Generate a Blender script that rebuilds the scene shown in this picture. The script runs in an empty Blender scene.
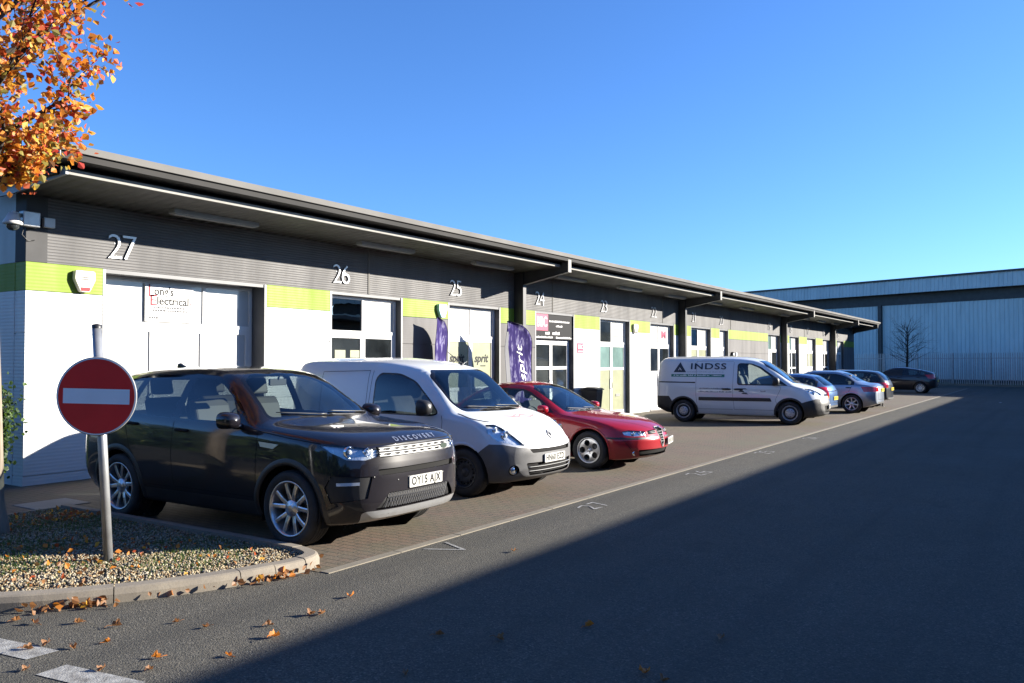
import bpy, bmesh, math, random
import numpy as np
from mathutils import Vector, Matrix
from mathutils.bvhtree import BVHTree
from mathutils.geometry import tessellate_polygon

random.seed(7)
rng = np.random.default_rng(11)
scene = bpy.context.scene
COL = scene.collection
R = math.radians
PI = math.pi


# ------------------------------------------------------------------ objects
def link(o, parent=None):
    COL.objects.link(o)
    if parent is not None:
        o.parent = parent
    return o


def tag(o, label=None, cat=None, group=None, kind=None):
    if label: o['label'] = label
    if cat: o['category'] = cat
    if group: o['group'] = group
    if kind: o['kind'] = kind
    return o


def thing(name, label, cat, loc=(0, 0, 0), rotz=0.0, group=None):
    o = bpy.data.objects.new(name, None)
    link(o)
    o.location = loc
    o.rotation_euler = (0, 0, rotz)
    o.empty_display_size = 0.2
    return tag(o, label, cat, group)


class MB:
    """collects geometry; build() links it as one mesh object"""
    def __init__(self):
        self.v = []; self.f = []; self.mi = []; self.cur = 0; self.sm = []

    def add(self, vs, fs, smooth=False):
        b = len(self.v)
        self.v.extend([tuple(p) for p in vs])
        for q in fs:
            self.f.append(tuple(b + i for i in q)); self.mi.append(self.cur); self.sm.append(smooth)
        return self

    def box(self, x0, x1, y0, y1, z0, z1, M=None):
        vs = [(x, y, z) for z in (z0, z1) for y in (y0, y1) for x in (x0, x1)]
        if M is not None: vs = [M @ Vector(p) for p in vs]
        return self.add(vs, [(0, 2, 3, 1), (4, 5, 7, 6), (0, 1, 5, 4), (2, 6, 7, 3), (0, 4, 6, 2), (1, 3, 7, 5)])

    def prism(self, poly, h0, h1, M=None, smooth=False):
        n = len(poly)
        vs = [(p[0], p[1], h0) for p in poly] + [(p[0], p[1], h1) for p in poly]
        if M is not None: vs = [M @ Vector(p) for p in vs]
        fs = [tuple(range(n - 1, -1, -1)), tuple(range(n, 2 * n))]
        self.add(vs, fs, False)
        b = len(self.v) - 2 * n
        for i in range(n):
            j = (i + 1) % n
            self.f.append((b + i, b + j, b + n + j, b + n + i)); self.mi.append(self.cur); self.sm.append(smooth)
        return self

    def tube(self, pts, r, n=8, cap=True):
        pts = [Vector(p) for p in pts]
        rs = r if isinstance(r, (list, tuple)) else [r] * len(pts)
        vs = []; fs = []
        up = None
        for i, p in enumerate(pts):
            a = pts[max(0, i - 1)]; b = pts[min(len(pts) - 1, i + 1)]
            t = (b - a).normalized()
            if up is None:
                up = Vector((0, 0, 1)) if abs(t.z) < .9 else Vector((1, 0, 0))
            u = t.cross(up)
            if u.length < 1e-5: u = t.cross(Vector((0, 1, 0)))
            u.normalize(); w = u.cross(t).normalized(); up = w
            for k in range(n):
                a_ = 2 * PI * k / n
                vs.append(p + (u * math.cos(a_) + w * math.sin(a_)) * rs[i])
        for i in range(len(pts) - 1):
            for k in range(n):
                k2 = (k + 1) % n
                fs.append((i * n + k, i * n + k2, (i + 1) * n + k2, (i + 1) * n + k))
        self.add(vs, fs, True)
        if cap:
            b = len(self.v) - len(vs)
            self.f.append(tuple(b + k for k in range(n - 1, -1, -1))); self.mi.append(self.cur); self.sm.append(False)
            e = b + (len(pts) - 1) * n
            self.f.append(tuple(e + k for k in range(n))); self.mi.append(self.cur); self.sm.append(False)
        return self

    def lathe(self, prof, n=32, M=None, smooth=True, close=False):
        """prof [(r,h)] about the z axis of M"""
        vs = []; fs = []
        for r, h in prof:
            for k in range(n):
                a = 2 * PI * k / n
                vs.append(Vector((r * math.cos(a), r * math.sin(a), h)))
        if M is not None: vs = [M @ p for p in vs]
        m = len(prof)
        for i in range(m - 1):
            for k in range(n):
                k2 = (k + 1) % n
                fs.append((i * n + k, i * n + k2, (i + 1) * n + k2, (i + 1) * n + k))
        return self.add(vs, fs, smooth)

    def build(self, name, mats, parent=None, bevel=0.0, seg=2, fix=False):
        me = bpy.data.meshes.new(name)
        me.from_pydata(self.v, [], self.f)
        if not isinstance(mats, (list, tuple)): mats = [mats]
        for m in mats: me.materials.append(m)
        if len(mats) > 1: me.polygons.foreach_set('material_index', self.mi)
        me.polygons.foreach_set('use_smooth', self.sm)
        if fix:
            bm = bmesh.new(); bm.from_mesh(me); bmesh.ops.recalc_face_normals(bm, faces=bm.faces); bm.to_mesh(me); bm.free()
        me.update()
        o = bpy.data.objects.new(name, me)
        link(o, parent)
        if bevel > 0:
            md = o.modifiers.new('bevel', 'BEVEL'); md.width = bevel; md.segments = seg
            md.limit_method = 'ANGLE'; md.angle_limit = R(40)
        return o


def copy_tree(o, parent=None):
    c = o.copy(); COL.objects.link(c)
    c.parent = parent
    for ch in o.children: copy_tree(ch, c)
    return c


# ---------------------------------------------------------------- materials
def _n(nt, typ, **kw):
    n = nt.nodes.new(typ)
    for k, v in kw.items(): setattr(n, k, v)
    return n


def lin(c):
    return c if len(c) == 4 else (c[0], c[1], c[2], 1.0)


def mat(name, col, rough=0.5, metal=0.0, var=0.0, vscale=3.0, bump=0.0, bscale=60.0, coat=0.0, spec=0.5, stretch=None, col2=None):
    m = bpy.data.materials.new(name); m.use_nodes = True
    nt = m.node_tree; b = nt.nodes['Principled BSDF']
    b.inputs['Base Color'].default_value = lin(col)
    b.inputs['Roughness'].default_value = rough
    b.inputs['Metallic'].default_value = metal
    b.inputs['Specular IOR Level'].default_value = spec
    b.inputs['Coat Weight'].default_value = coat
    b.inputs['Coat Roughness'].default_value = 0.03
    if var > 0 or bump > 0 or col2:
        tc = _n(nt, 'ShaderNodeTexCoord'); src = tc.outputs['Object']
        if stretch:
            mp = _n(nt, 'ShaderNodeMapping'); mp.inputs['Scale'].default_value = stretch
            nt.links.new(src, mp.inputs['Vector']); src = mp.outputs['Vector']
    if var > 0 or col2:
        nz = _n(nt, 'ShaderNodeTexNoise'); nz.inputs['Scale'].default_value = vscale; nz.inputs['Detail'].default_value = 6
        nt.links.new(src, nz.inputs['Vector'])
        mx = _n(nt, 'ShaderNodeMix', data_type='RGBA')
        c2 = col2 or tuple(max(0, x * (1 - var * 1.6)) for x in col[:3])
        c1 = col if col2 else tuple(min(1, x * (1 + var * .7)) for x in col[:3])
        mx.inputs[6].default_value = lin(c2); mx.inputs[7].default_value = lin(c1)
        rp = _n(nt, 'ShaderNodeMapRange'); rp.inputs[1].default_value = .3; rp.inputs[2].default_value = .7
        nt.links.new(nz.outputs['Fac'], rp.inputs[0]); nt.links.new(rp.outputs[0], mx.inputs[0])
        nt.links.new(mx.outputs[2], b.inputs['Base Color'])
    if bump > 0:
        nb = _n(nt, 'ShaderNodeTexNoise'); nb.inputs['Scale'].default_value = bscale; nb.inputs['Detail'].default_value = 3
        nt.links.new(src, nb.inputs['Vector'])
        bp = _n(nt, 'ShaderNodeBump'); bp.inputs['Strength'].default_value = bump; bp.inputs['Distance'].default_value = .02
        nt.links.new(nb.outputs['Fac'], bp.inputs['Height']); nt.links.new(bp.outputs[0], b.inputs['Normal'])
    return m


def paint(name, col, metal=0.0, rough=0.35, dust=.35):
    """car paint: clear coat outside, dull grey lining on the inside of the shell"""
    m = bpy.data.materials.new(name); m.use_nodes = True
    nt = m.node_tree; b = nt.nodes['Principled BSDF']; out = nt.nodes['Material Output']
    b.inputs['Base Color'].default_value = lin(col)
    b.inputs['Roughness'].default_value = rough; b.inputs['Metallic'].default_value = metal
    b.inputs['Specular IOR Level'].default_value = .12; b.inputs['Coat Weight'].default_value = 1.0; b.inputs['Coat Roughness'].default_value = .02
    tc = _n(nt, 'ShaderNodeTexCoord')
    # thin film of road dust towards nothing in particular: breaks up the gloss
    nz = _n(nt, 'ShaderNodeTexNoise'); nz.inputs['Scale'].default_value = 2.2; nz.inputs['Detail'].default_value = 8
    nt.links.new(tc.outputs['Object'], nz.inputs['Vector'])
    mr = _n(nt, 'ShaderNodeMapRange'); mr.inputs[1].default_value = .35; mr.inputs[2].default_value = .75
    mr.inputs[3].default_value = .015; mr.inputs[4].default_value = .13
    nt.links.new(nz.outputs['Fac'], mr.inputs[0]); nt.links.new(mr.outputs[0], b.inputs['Coat Roughness'])
    # road film low down on the flanks
    sx = _n(nt, 'ShaderNodeSeparateXYZ'); nt.links.new(tc.outputs['Object'], sx.inputs[0])
    hr = _n(nt, 'ShaderNodeMapRange'); hr.inputs[1].default_value = .25; hr.inputs[2].default_value = .75
    hr.inputs[3].default_value = dust; hr.inputs[4].default_value = 0.0
    nt.links.new(sx.outputs['Z'], hr.inputs[0])
    ml = _n(nt, 'ShaderNodeMath', operation='MULTIPLY'); nt.links.new(hr.outputs[0], ml.inputs[0]); nt.links.new(nz.outputs['Fac'], ml.inputs[1])
    mx = _n(nt, 'ShaderNodeMix', data_type='RGBA'); mx.inputs[6].default_value = lin(col); mx.inputs[7].default_value = (.09, .075, .06, 1)
    nt.links.new(ml.outputs[0], mx.inputs[0]); nt.links.new(mx.outputs[2], b.inputs['Base Color'])
    ge = _n(nt, 'ShaderNodeNewGeometry')
    d = _n(nt, 'ShaderNodeBsdfDiffuse'); d.inputs['Color'].default_value = (.03, .03, .032, 1)
    ms = _n(nt, 'ShaderNodeMixShader')
    nt.links.new(ge.outputs['Backfacing'], ms.inputs[0]); nt.links.new(b.outputs[0], ms.inputs[1]); nt.links.new(d.outputs[0], ms.inputs[2])
    nt.links.new(ms.outputs[0], out.inputs['Surface'])
    return m


def glass(name, tint=(.5, .55, .55), refl=1.0, rough=0.0, wob=0.0):
    m = bpy.data.materials.new(name); m.use_nodes = True
    nt = m.node_tree; out = nt.nodes['Material Output']; nt.nodes.remove(nt.nodes['Principled BSDF'])
    t = _n(nt, 'ShaderNodeBsdfTransparent'); t.inputs['Color'].default_value = lin(tint)
    g = _n(nt, 'ShaderNodeBsdfGlossy'); g.inputs['Roughness'].default_value = rough; g.inputs['Color'].default_value = (1, 1, 1, 1)
    fr = _n(nt, 'ShaderNodeLayerWeight'); fr.inputs['Blend'].default_value = .5
    pw = _n(nt, 'ShaderNodeMath', operation='POWER'); pw.inputs[1].default_value = 4.6; nt.links.new(fr.outputs['Facing'], pw.inputs[0])
    ml = _n(nt, 'ShaderNodeMath', operation='MULTIPLY_ADD'); ml.use_clamp = True; ml.inputs[1].default_value = .92; ml.inputs[2].default_value = .075 * refl
    nt.links.new(pw.outputs[0], ml.inputs[0])
    ms = _n(nt, 'ShaderNodeMixShader')
    nt.links.new(ml.outputs[0], ms.inputs[0]); nt.links.new(t.outputs[0], ms.inputs[1]); nt.links.new(g.outputs[0], ms.inputs[2])
    nt.links.new(ms.outputs[0], out.inputs['Surface'])
    if wob > 0:
        tc = _n(nt, 'ShaderNodeTexCoord'); nz = _n(nt, 'ShaderNodeTexNoise'); nz.inputs['Scale'].default_value = 1.3
        nt.links.new(tc.outputs['Object'], nz.inputs['Vector'])
        bp = _n(nt, 'ShaderNodeBump'); bp.inputs['Strength'].default_value = wob; bp.inputs['Distance'].default_value = .05
        nt.links.new(nz.outputs['Fac'], bp.inputs['Height'])
        nt.links.new(bp.outputs[0], g.inputs['Normal']); nt.links.new(bp.outputs[0], fr.inputs['Normal'])
    return m


def text_polys(s, size, spacing=1.0, bold=0.0, italic=0.0, align='CENTER'):
    """outline text -> (verts2d, faces)"""
    cu = bpy.data.curves.new('lettering', 'FONT')
    cu.body = s; cu.size = size; cu.space_character = spacing; cu.offset = bold; cu.shear = italic
    cu.align_x = align; cu.align_y = 'CENTER'; cu.resolution_u = 3
    ob = bpy.data.objects.new('lettering', cu); COL.objects.link(ob)
    dg = bpy.context.evaluated_depsgraph_get(); dg.update()
    me = bpy.data.meshes.new_from_object(ob.evaluated_get(dg))
    vs = [(v.co.x, v.co.y) for v in me.vertices]; fs = [tuple(p.vertices) for p in me.polygons]
    bpy.data.objects.remove(ob); bpy.data.curves.remove(cu); bpy.data.meshes.remove(me)
    return vs, fs


def flat_text(mb, s, size, M, fit=None, **kw):
    """lettering on a plane: M maps (x right, y up, z out)"""
    vs, fs = text_polys(s, size, **kw)
    if fit and vs:
        xs = [v[0] for v in vs]; w = max(xs) - min(xs); c = (max(xs) + min(xs)) / 2
        k = fit / w if w else 1
        vs = [((x - c) * k, y) for x, y in vs]
    mb.add([M @ Vector((x, y, 0)) for x, y in vs], fs)


def frame(o, xdir, ydir):
    x = Vector(xdir).normalized(); y = Vector(ydir).normalized(); z = x.cross(y)
    M = Matrix.Identity(4)
    for i in range(3):
        M[i][0] = x[i]; M[i][1] = y[i]; M[i][2] = z[i]; M[i][3] = o[i]
    return M


def rounded(poly, r, n=4):
    """round the corners of a 2D polygon"""
    out = []; m = len(poly)
    rr = r if isinstance(r, (list, tuple)) else [r] * m
    for i in range(m):
        p = Vector(poly[i]); a = Vector(poly[i - 1]); b = Vector(poly[(i + 1) % m])
        ra = min(rr[i], (a - p).length * .48, (b - p).length * .48)
        if ra <= 1e-6: out.append((p.x, p.y)); continue
        s = p + (a - p).normalized() * ra; e = p + (b - p).normalized() * ra
        for k in range(n + 1):
            t = k / n
            q = s * (1 - t) ** 2 + p * 2 * t * (1 - t) + e * t * t
            out.append((q.x, q.y))
    return out


def inset(poly, d):
    """shrink a convex CCW polygon"""
    n = len(poly); out = []
    area = sum(poly[i][0] * poly[(i + 1) % n][1] - poly[(i + 1) % n][0] * poly[i][1] for i in range(n))
    sg = 1 if area > 0 else -1
    for i in range(n):
        p0 = Vector(poly[i - 1]); p1 = Vector(poly[i]); p2 = Vector(poly[(i + 1) % n])
        d1 = (p1 - p0).normalized(); d2 = (p2 - p1).normalized()
        n1 = Vector((-d1.y, d1.x)) * sg; n2 = Vector((-d2.y, d2.x)) * sg
        b = (n1 + n2); L = b.length
        if L < 1e-6: out.append((p1 + n1 * d)[:]); continue
        b /= L; k = d / max(.35, b.dot(n1))
        q = p1 + b * k; out.append((q.x, q.y))
    return out
SKY_AIR, SKY_DUST, SKY_OZ, SKY_STR, SUN_STR, EXPO = 1.0, .3, 5.0, .05, 4.6, 2.03
# ------------------------------------------------------------ the palette
M = {}
M['black'] = mat('matt_black', (.006, .006, .006), .85, spec=.2)
M['black_plastic'] = mat('black_plastic', (.016, .016, .017), .45, var=.3, vscale=4, bump=.05, bscale=300)
M['dark_plastic'] = mat('dark_grey_plastic', (.022, .022, .024), .5, var=.3, vscale=3, bump=.08, bscale=300)
M['grey_plastic'] = mat('grey_bumper_plastic', (.085, .085, .087), .5, var=.18, vscale=3, bump=.06, bscale=250)
M['gloss_black'] = mat('gloss_black', (.006, .006, .007), .08, coat=.4)
M['trim'] = mat('cabin_trim', (.022, .022, .024), .7, var=.2)
M['seat'] = mat('grey_seat_cloth', (.07, .07, .075), .9, var=.3, bump=.2, bscale=120)
M['seat_cream'] = mat('cream_seat', (.11, .10, .085), .6, var=.1)
M['tyre'] = mat('tyre_rubber', (.016, .016, .017), .75, var=.5, vscale=6, bump=.2, bscale=80)
M['alloy'] = mat('alloy_wheel', (.58, .59, .61), .28, metal=.85, var=.12, vscale=8)
M['silver_paint'] = mat('silver_wheel_paint', (.42, .42, .44), .4, metal=.5, var=.2, vscale=8)
M['rim_black'] = mat('grey_steel_wheel', (.045, .048, .052), .5, metal=.3, var=.4, vscale=7)
M['disc'] = mat('brake_disc', (.12, .11, .10), .45, metal=.8, var=.4, vscale=9)
M['chrome'] = mat('chrome', (.78, .79, .80), .07, metal=1)
M['silver_trim'] = mat('silver_trim', (.55, .555, .56), .28, metal=.8, var=.08, vscale=9)
M['satin_silver'] = mat('satin_silver', (.22, .22, .22), .5, metal=.0, spec=.4)
M['silver_trim_dull'] = mat('dull_silver_trim', (.16, .16, .165), .4, metal=.5)
M['mirror'] = mat('mirror_glass', (.85, .87, .9), .01, metal=1)
M['lamp_housing'] = mat('lamp_housing', (.80, .83, .86), .2, metal=.5, bump=.4, bscale=26)
M['lamp_housing_dark'] = mat('dark_lamp_housing', (.50, .54, .60), .2, metal=.5, bump=.4, bscale=26)
M['lampglass'] = mat('lamp_bulb_glass', (.75, .78, .80), .08, metal=.3, coat=1)
M['lens'] = glass('lamp_lens', (.93, .95, .96), 1.0)
M['glass_front'] = glass('windscreen_glass', (.66, .74, .73), 1.0)
M['glass_dark'] = glass('tinted_glass', (.26, .30, .31), 1.0)
M['glass_clear'] = glass('side_glass', (.74, .82, .80), 1.0)
M['glass_far'] = glass('far_car_glass', (.44, .50, .50), 1.0)
M['plate_white'] = mat('white_plate', (.42, .42, .39), .35, var=.05)
M['plate_yellow'] = mat('yellow_plate', (.75, .55, .05), .35, var=.05)
M['badge_green'] = mat('dark_badge', (.10, .13, .11), .25, metal=.6)
M['badge_blue'] = mat('blue_badge', (.05, .10, .25), .25, metal=.4)
M['faded_red'] = mat('faded_red_vinyl', (.60, .22, .20), .5)
M['sticker_dark'] = mat('dark_vinyl', (.018, .028, .045), .4)
M['sticker_green'] = mat('green_vinyl', (.02, .17, .12), .4)
M['sticker_white'] = mat('white_vinyl', (.75, .76, .76), .4)
M['sticker_grey'] = mat('grey_vinyl', (.16, .18, .21), .4)
M['seam_grey'] = mat('panel_gap_grey', (.10, .10, .105), .8)
M['tail_red'] = mat('red_tail_lens', (.42, .008, .012), .12, coat=1)
M['tail_amber'] = mat('amber_lens', (.75, .22, .02), .12, coat=1)
M['paint_black'] = paint('aubergine_black_paint', (.009, .008, .011), metal=.0, rough=.35, dust=.10)
M['paint_white'] = paint('white_van_paint', (.64, .66, .675), rough=.4)
M['paint_red'] = paint('red_car_paint', (.28, .006, .014), metal=.1, rough=.35)
M['paint_silver'] = paint('silver_blue_paint', (.30, .34, .40), metal=.75, rough=.34)
M['paint_blue'] = paint('mid_blue_paint', (.07, .13, .26), metal=.5, rough=.35)
M['paint_grey'] = paint('dark_grey_paint', (.03, .034, .04), metal=.5, rough=.35)
M['paint_navy'] = paint('dark_plum_paint', (.014, .014, .020), metal=.4, rough=.35)
# ------------------------------------------------------------------ vehicles
def pchip(pts):
    xs = np.array([p[0] for p in pts], float); ys = np.array([p[1] for p in pts], float)
    if len(xs) == 1: return lambda x: float(ys[0])
    h = np.diff(xs); d = np.diff(ys) / h; n = len(xs); m = np.zeros(n)
    if n == 2: m[:] = d[0]
    else:
        for i in range(1, n - 1):
            if d[i - 1] * d[i] > 0:
                w1 = 2 * h[i] + h[i - 1]; w2 = h[i] + 2 * h[i - 1]
                m[i] = (w1 + w2) / (w1 / d[i - 1] + w2 / d[i])
        m[0] = d[0]; m[-1] = d[-1]

    def f(x):
        x = min(max(x, xs[0]), xs[-1])
        i = int(min(max(np.searchsorted(xs, x) - 1, 0), n - 2))
        t = (x - xs[i]) / h[i]; t2 = t * t; t3 = t2 * t
        return float((2 * t3 - 3 * t2 + 1) * ys[i] + (t3 - 2 * t2 + t) * h[i] * m[i] + (-2 * t3 + 3 * t2) * ys[i + 1] + (t3 - t2) * h[i] * m[i + 1])
    return f


XV = Vector((1, 0, 0)); YV = Vector((0, 1, 0)); ZV = Vector((0, 0, 1))


class Car:
    """local frame: x across, y from the nose (0) to the tail (L), z up; the mesh is moved so that the nose is at y = -L/2"""
    def __init__(self, sp, root):
        self.sp = sp; self.root = root; self.L = sp['L']
        self.cv = {k: pchip(v if isinstance(v, list) else [(0, v)]) for k, v in sp['curves'].items()}
        self.bm = bmesh.new(); self.tag = self.bm.faces.layers.int.new('part')
        self.parts = []          # (id, name, mat, parent key, offset, solid)
        self.objs = {}
        self.nid = 0
        self._surface()
        self.bm.normal_update()
        self.bvh = BVHTree.FromBMesh(self.bm)

    def section(self, s):
        g = {k: f(s) for k, f in self.cv.items()}
        wc = g['wr'] * .55; zc = g['zr'] + (g['zt'] - g['zr']) * .78
        P = [(0, g['zb']), (g['wb'], g['zb']), (g['w1'], g['z1']), (g['wm'], g['zm']), (g['ws'], g['zs']), (g['wr'], g['zr']), (wc, zc), (0, g['zt'])]
        rf = self.sp.get('round', [0, .22, .4, .5, .3, .42, .5, 0])
        P = [Vector(p) for p in P]
        out = []
        nfl = 9
        a1 = P[1] - (P[1] - P[0]) * rf[1] * .3
        for k in range(nfl): out.append(P[0].lerp(a1, k / nfl))
        self.m = nfl
        prev = None
        for i in range(1, 7):
            fa = rf[i] * (.3 if i == 1 else 1)
            A = P[i] + (P[i - 1] - P[i]) * fa; B = P[i] + (P[i + 1] - P[i]) * rf[i]
            if prev is not None:
                for t in (1 / 3, 2 / 3): out.append(prev.lerp(A, t))
            for k in range(6):
                t = k / 5
                out.append(A * (1 - t) ** 2 + P[i] * 2 * t * (1 - t) + B * t * t)
            prev = B
        for t in (.25, .5, .75): out.append(prev.lerp(P[7], t))
        # the middle of the top stays level across the centre line
        out.append(P[7])
        return out

    def _surface(self):
        L = self.L; sp = self.sp
        e = [0, .006, .016, .03, .05, .075, .105, .14, .18]
        mid = list(np.linspace(.24, L - .24, int((L - .48) / .055)))
        ss = e + mid + [L - x for x in reversed(e)]
        secs = [self.section(s) for s in ss]
        n = len(secs[0]); m = self.m
        bm = self.bm

        def warp(w, s, z):
            y = s
            if s < 1.0: y += sp['nose'](abs(w), z) * (1 - s / 1.0) ** 2
            if L - s < .8: y -= sp['tail'](abs(w), z) * (1 - (L - s) / .8) ** 2
            return (w, y - L / 2, z)
        loops = []
        for s, sec in zip(ss, secs):
            right = [bm.verts.new(warp(p.x, s, p.y)) for p in sec]
            left = [right[0]] + [bm.verts.new(warp(-p.x, s, p.y)) for p in sec[1:-1]] + [right[-1]]
            loops.append((right, left))
        for j in range(len(ss) - 1):
            (r0, l0), (r1, l1) = loops[j], loops[j + 1]
            for i in range(n - 1):
                bm.faces.new((r0[i], r0[i + 1], r1[i + 1], r1[i]))
                bm.faces.new((l0[i], l1[i], l1[i + 1], l0[i + 1]))
        for s, sec, (rg, lf), flip in ((ss[0], secs[0], loops[0], False), (ss[-1], secs[-1], loops[-1], True)):
            K = 2 * m
            row = [lf[i] for i in range(m, 0, -1)] + [rg[i] for i in range(0, m + 1)]
            rows = [row]
            for i in range(m + 1, n - 1):
                w = sec[i].x; z = sec[i].y
                rows.append([lf[i]] + [bm.verts.new(warp(-w + 2 * w * k / K, s, z)) for k in range(1, K)] + [rg[i]])
            for a, b in zip(rows[:-1], rows[1:]):
                for k in range(K):
                    f = (a[k], a[k + 1], b[k + 1], b[k])
                    bm.faces.new(f[::-1] if flip else f)
            top = rg[-1]; a = rows[-1]
            for k in range(K):
                f = (a[k], a[k + 1], top)
                bm.faces.new(f[::-1] if flip else f)
        bmesh.ops.recalc_face_normals(bm, faces=bm.faces)
        vol = bm.calc_volume(signed=True)
        if vol < 0: bmesh.ops.reverse_faces(bm, faces=bm.faces)
        for f in bm.faces: f.smooth = True

    # --- coordinates: side views use (s, z) with s from the nose
    def axes(self, view):
        if view == 'L': return -YV, ZV, -XV            # looked at from -x
        if view == 'R': return YV, ZV, XV
        if view == 'F': return XV, ZV, -YV
        if view == 'B': return -XV, ZV, YV
        if view == 'T': return XV, YV, ZV
        a, el = view                                     # azimuth from straight ahead towards -x, elevation
        D = Vector((-math.sin(a) * math.cos(el), -math.cos(a) * math.cos(el), math.sin(el)))
        U = ZV.cross(D).normalized(); V = D.cross(U).normalized()
        return U, V, D

    def poly(self, view, pts):
        """points of a side outline (s,z) -> plane coordinates"""
        if view == 'L': return [(-(s - self.L / 2), z) for s, z in pts]
        if view == 'R': return [(s - self.L / 2, z) for s, z in pts]
        if view == 'T': return [(w, s - self.L / 2) for w, s in pts]
        return pts

    def cut(self, view, pts, only=(0,), test=None, facing=.05):
        bm = self.bm; U, V, D = self.axes(view)
        P = [Vector(p) for p in self.poly(view, pts)]
        n = len(P)
        ar = sum(P[i].x * P[(i + 1) % n].y - P[(i + 1) % n].x * P[i].y for i in range(n))
        if ar < 0: P.reverse()
        x0 = min(p.x for p in P); x1 = max(p.x for p in P); y0 = min(p.y for p in P); y1 = max(p.y for p in P)
        S = []
        for f in bm.faces:
            if f[self.tag] not in only: continue
            if facing is not None and f.normal.dot(D) < facing: continue
            a = [v.co.dot(U) for v in f.verts]; b = [v.co.dot(V) for v in f.verts]
            if max(a) < x0 or min(a) > x1 or max(b) < y0 or min(b) > y1: continue
            if test and not test(f.calc_center_median(), f.normal): continue
            S.append(f)
        for k in range(n):
            p = P[k]; q = P[(k + 1) % n]; d = q - p
            if d.length < 1e-7: continue
            no = (U * d.y - V * d.x).normalized(); co = U * p.x + V * p.y
            if not S: break
            vs = set(); es = set()
            for f in S: vs.update(f.verts); es.update(f.edges)
            r = bmesh.ops.bisect_plane(bm, geom=list(vs) + list(es) + S, dist=1e-5, plane_co=co, plane_no=no)
            S = [f for f in r['geom'] if isinstance(f, bmesh.types.BMFace) and (f.calc_center_median() - co).dot(no) <= 0]
        return S

    def region(self, name, material, view, pts, only=(0,), test=None, parent=None, offset=0.0, solid=0.0, facing=.05, same=None, keep=False):
        """mark the faces inside an outline as a part of their own"""
        S = self.cut(view, pts, only, test, facing)
        if same is None:
            self.nid += 1; k = self.nid
            self.parts.append([k, name, material, parent, offset, solid, keep])
        else: k = same
        for f in S: f[self.tag] = k
        return k

    def hole(self, view, pts, only=(0,), test=None, facing=.05):
        for f in self.cut(view, pts, only, test, facing): f[self.tag] = -1

    def finish(self, paint_mat, smooth_fix=True):
        bm = self.bm; bm.normal_update()
        groups = {}
        for f in bm.faces: groups.setdefault(f[self.tag], []).append(f)
        self.parts.insert(0, [0, 'body', paint_mat, None, 0.0, 0.0, False])
        for k, name, material, parent, off, solid, keep in self.parts:
            fs = groups.get(k)
            if not fs: continue
            idx = {}; vs = []; ns = []; F = []
            for f in fs:
                q = []
                for v in f.verts:
                    if v.index not in idx or True:
                        if v not in idx:
                            idx[v] = len(vs); vs.append(v.co + v.normal * off); ns.append(v.normal.copy())
                    q.append(idx[v])
                F.append(q)
            me = bpy.data.meshes.new(name); me.from_pydata([tuple(v) for v in vs], [], F)
            me.materials.append(material)
            me.polygons.foreach_set('use_smooth', [True] * len(F))
            me.normals_split_custom_set_from_vertices([tuple(x) for x in ns])
            me.update()
            o = bpy.data.objects.new(name, me)
            link(o, self.objs.get(parent, self.root) if parent is not None else self.root)
            if solid:
                md = o.modifiers.new('thickness', 'SOLIDIFY'); md.thickness = abs(solid); md.offset = 1 if solid > 0 else -1
            self.objs[k] = o
        bm.free()

    # --- things laid on the surface
    def hit(self, a, b, U, V, D):
        o = U * a + V * b + D * 6
        loc, nor, i, d = self.bvh.ray_cast(o, -D, 12)
        if loc is None: return None, None
        if nor.dot(D) < 0: nor = -nor
        return loc, nor

    def seams(self, name, material, lines, width=.006, off=.0012, parent=None):
        mb = MB()
        for view, pts in lines:
            U, V, D = self.axes(view); P = [Vector(p) for p in self.poly(view, pts)]
            q = []
            for a, b in zip(P[:-1], P[1:]):
                k = max(1, int((b - a).length / .035))
                for i in range(k): q.append(a.lerp(b, i / k))
            q.append(P[-1])
            rows = []
            for i, p in enumerate(q):
                t = (q[min(i + 1, len(q) - 1)] - q[max(i - 1, 0)])
                if t.length < 1e-7: rows.append(None); continue
                t.normalize(); nn = Vector((-t.y, t.x)) * width / 2
                l1, n1 = self.hit(p.x + nn.x, p.y + nn.y, U, V, D); l2, n2 = self.hit(p.x - nn.x, p.y - nn.y, U, V, D)
                rows.append(None if l1 is None or l2 is None else (l1 + n1 * off, l2 + n2 * off))
            for r0, r1 in zip(rows[:-1], rows[1:]):
                if r0 and r1 and (r0[0] - r1[0]).length < .2: mb.add([r0[0], r0[1], r1[1], r1[0]], [(0, 1, 2, 3)])
        return mb.build(name, material, parent or self.root)

    def text(self, mb, s, size, view, a, b, off=.004, fit=None, **kw):
        U, V, D = self.axes(view)
        vs, fs = text_polys(s, size, **kw)
        if fit:
            xs = [v[0] for v in vs]; w = max(xs) - min(xs); c = (max(xs) + min(xs)) / 2; vs = [((x - c) * fit / w, y) for x, y in vs]
        (a, b), = self.poly(view, [(a, b)])
        P = []
        for x, y in vs:
            l, n = self.hit(a + x, b + y, U, V, D)
            P.append(l + n * off if l is not None else U * (a + x) + V * (b + y))
        mb.add(P, fs)

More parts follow.
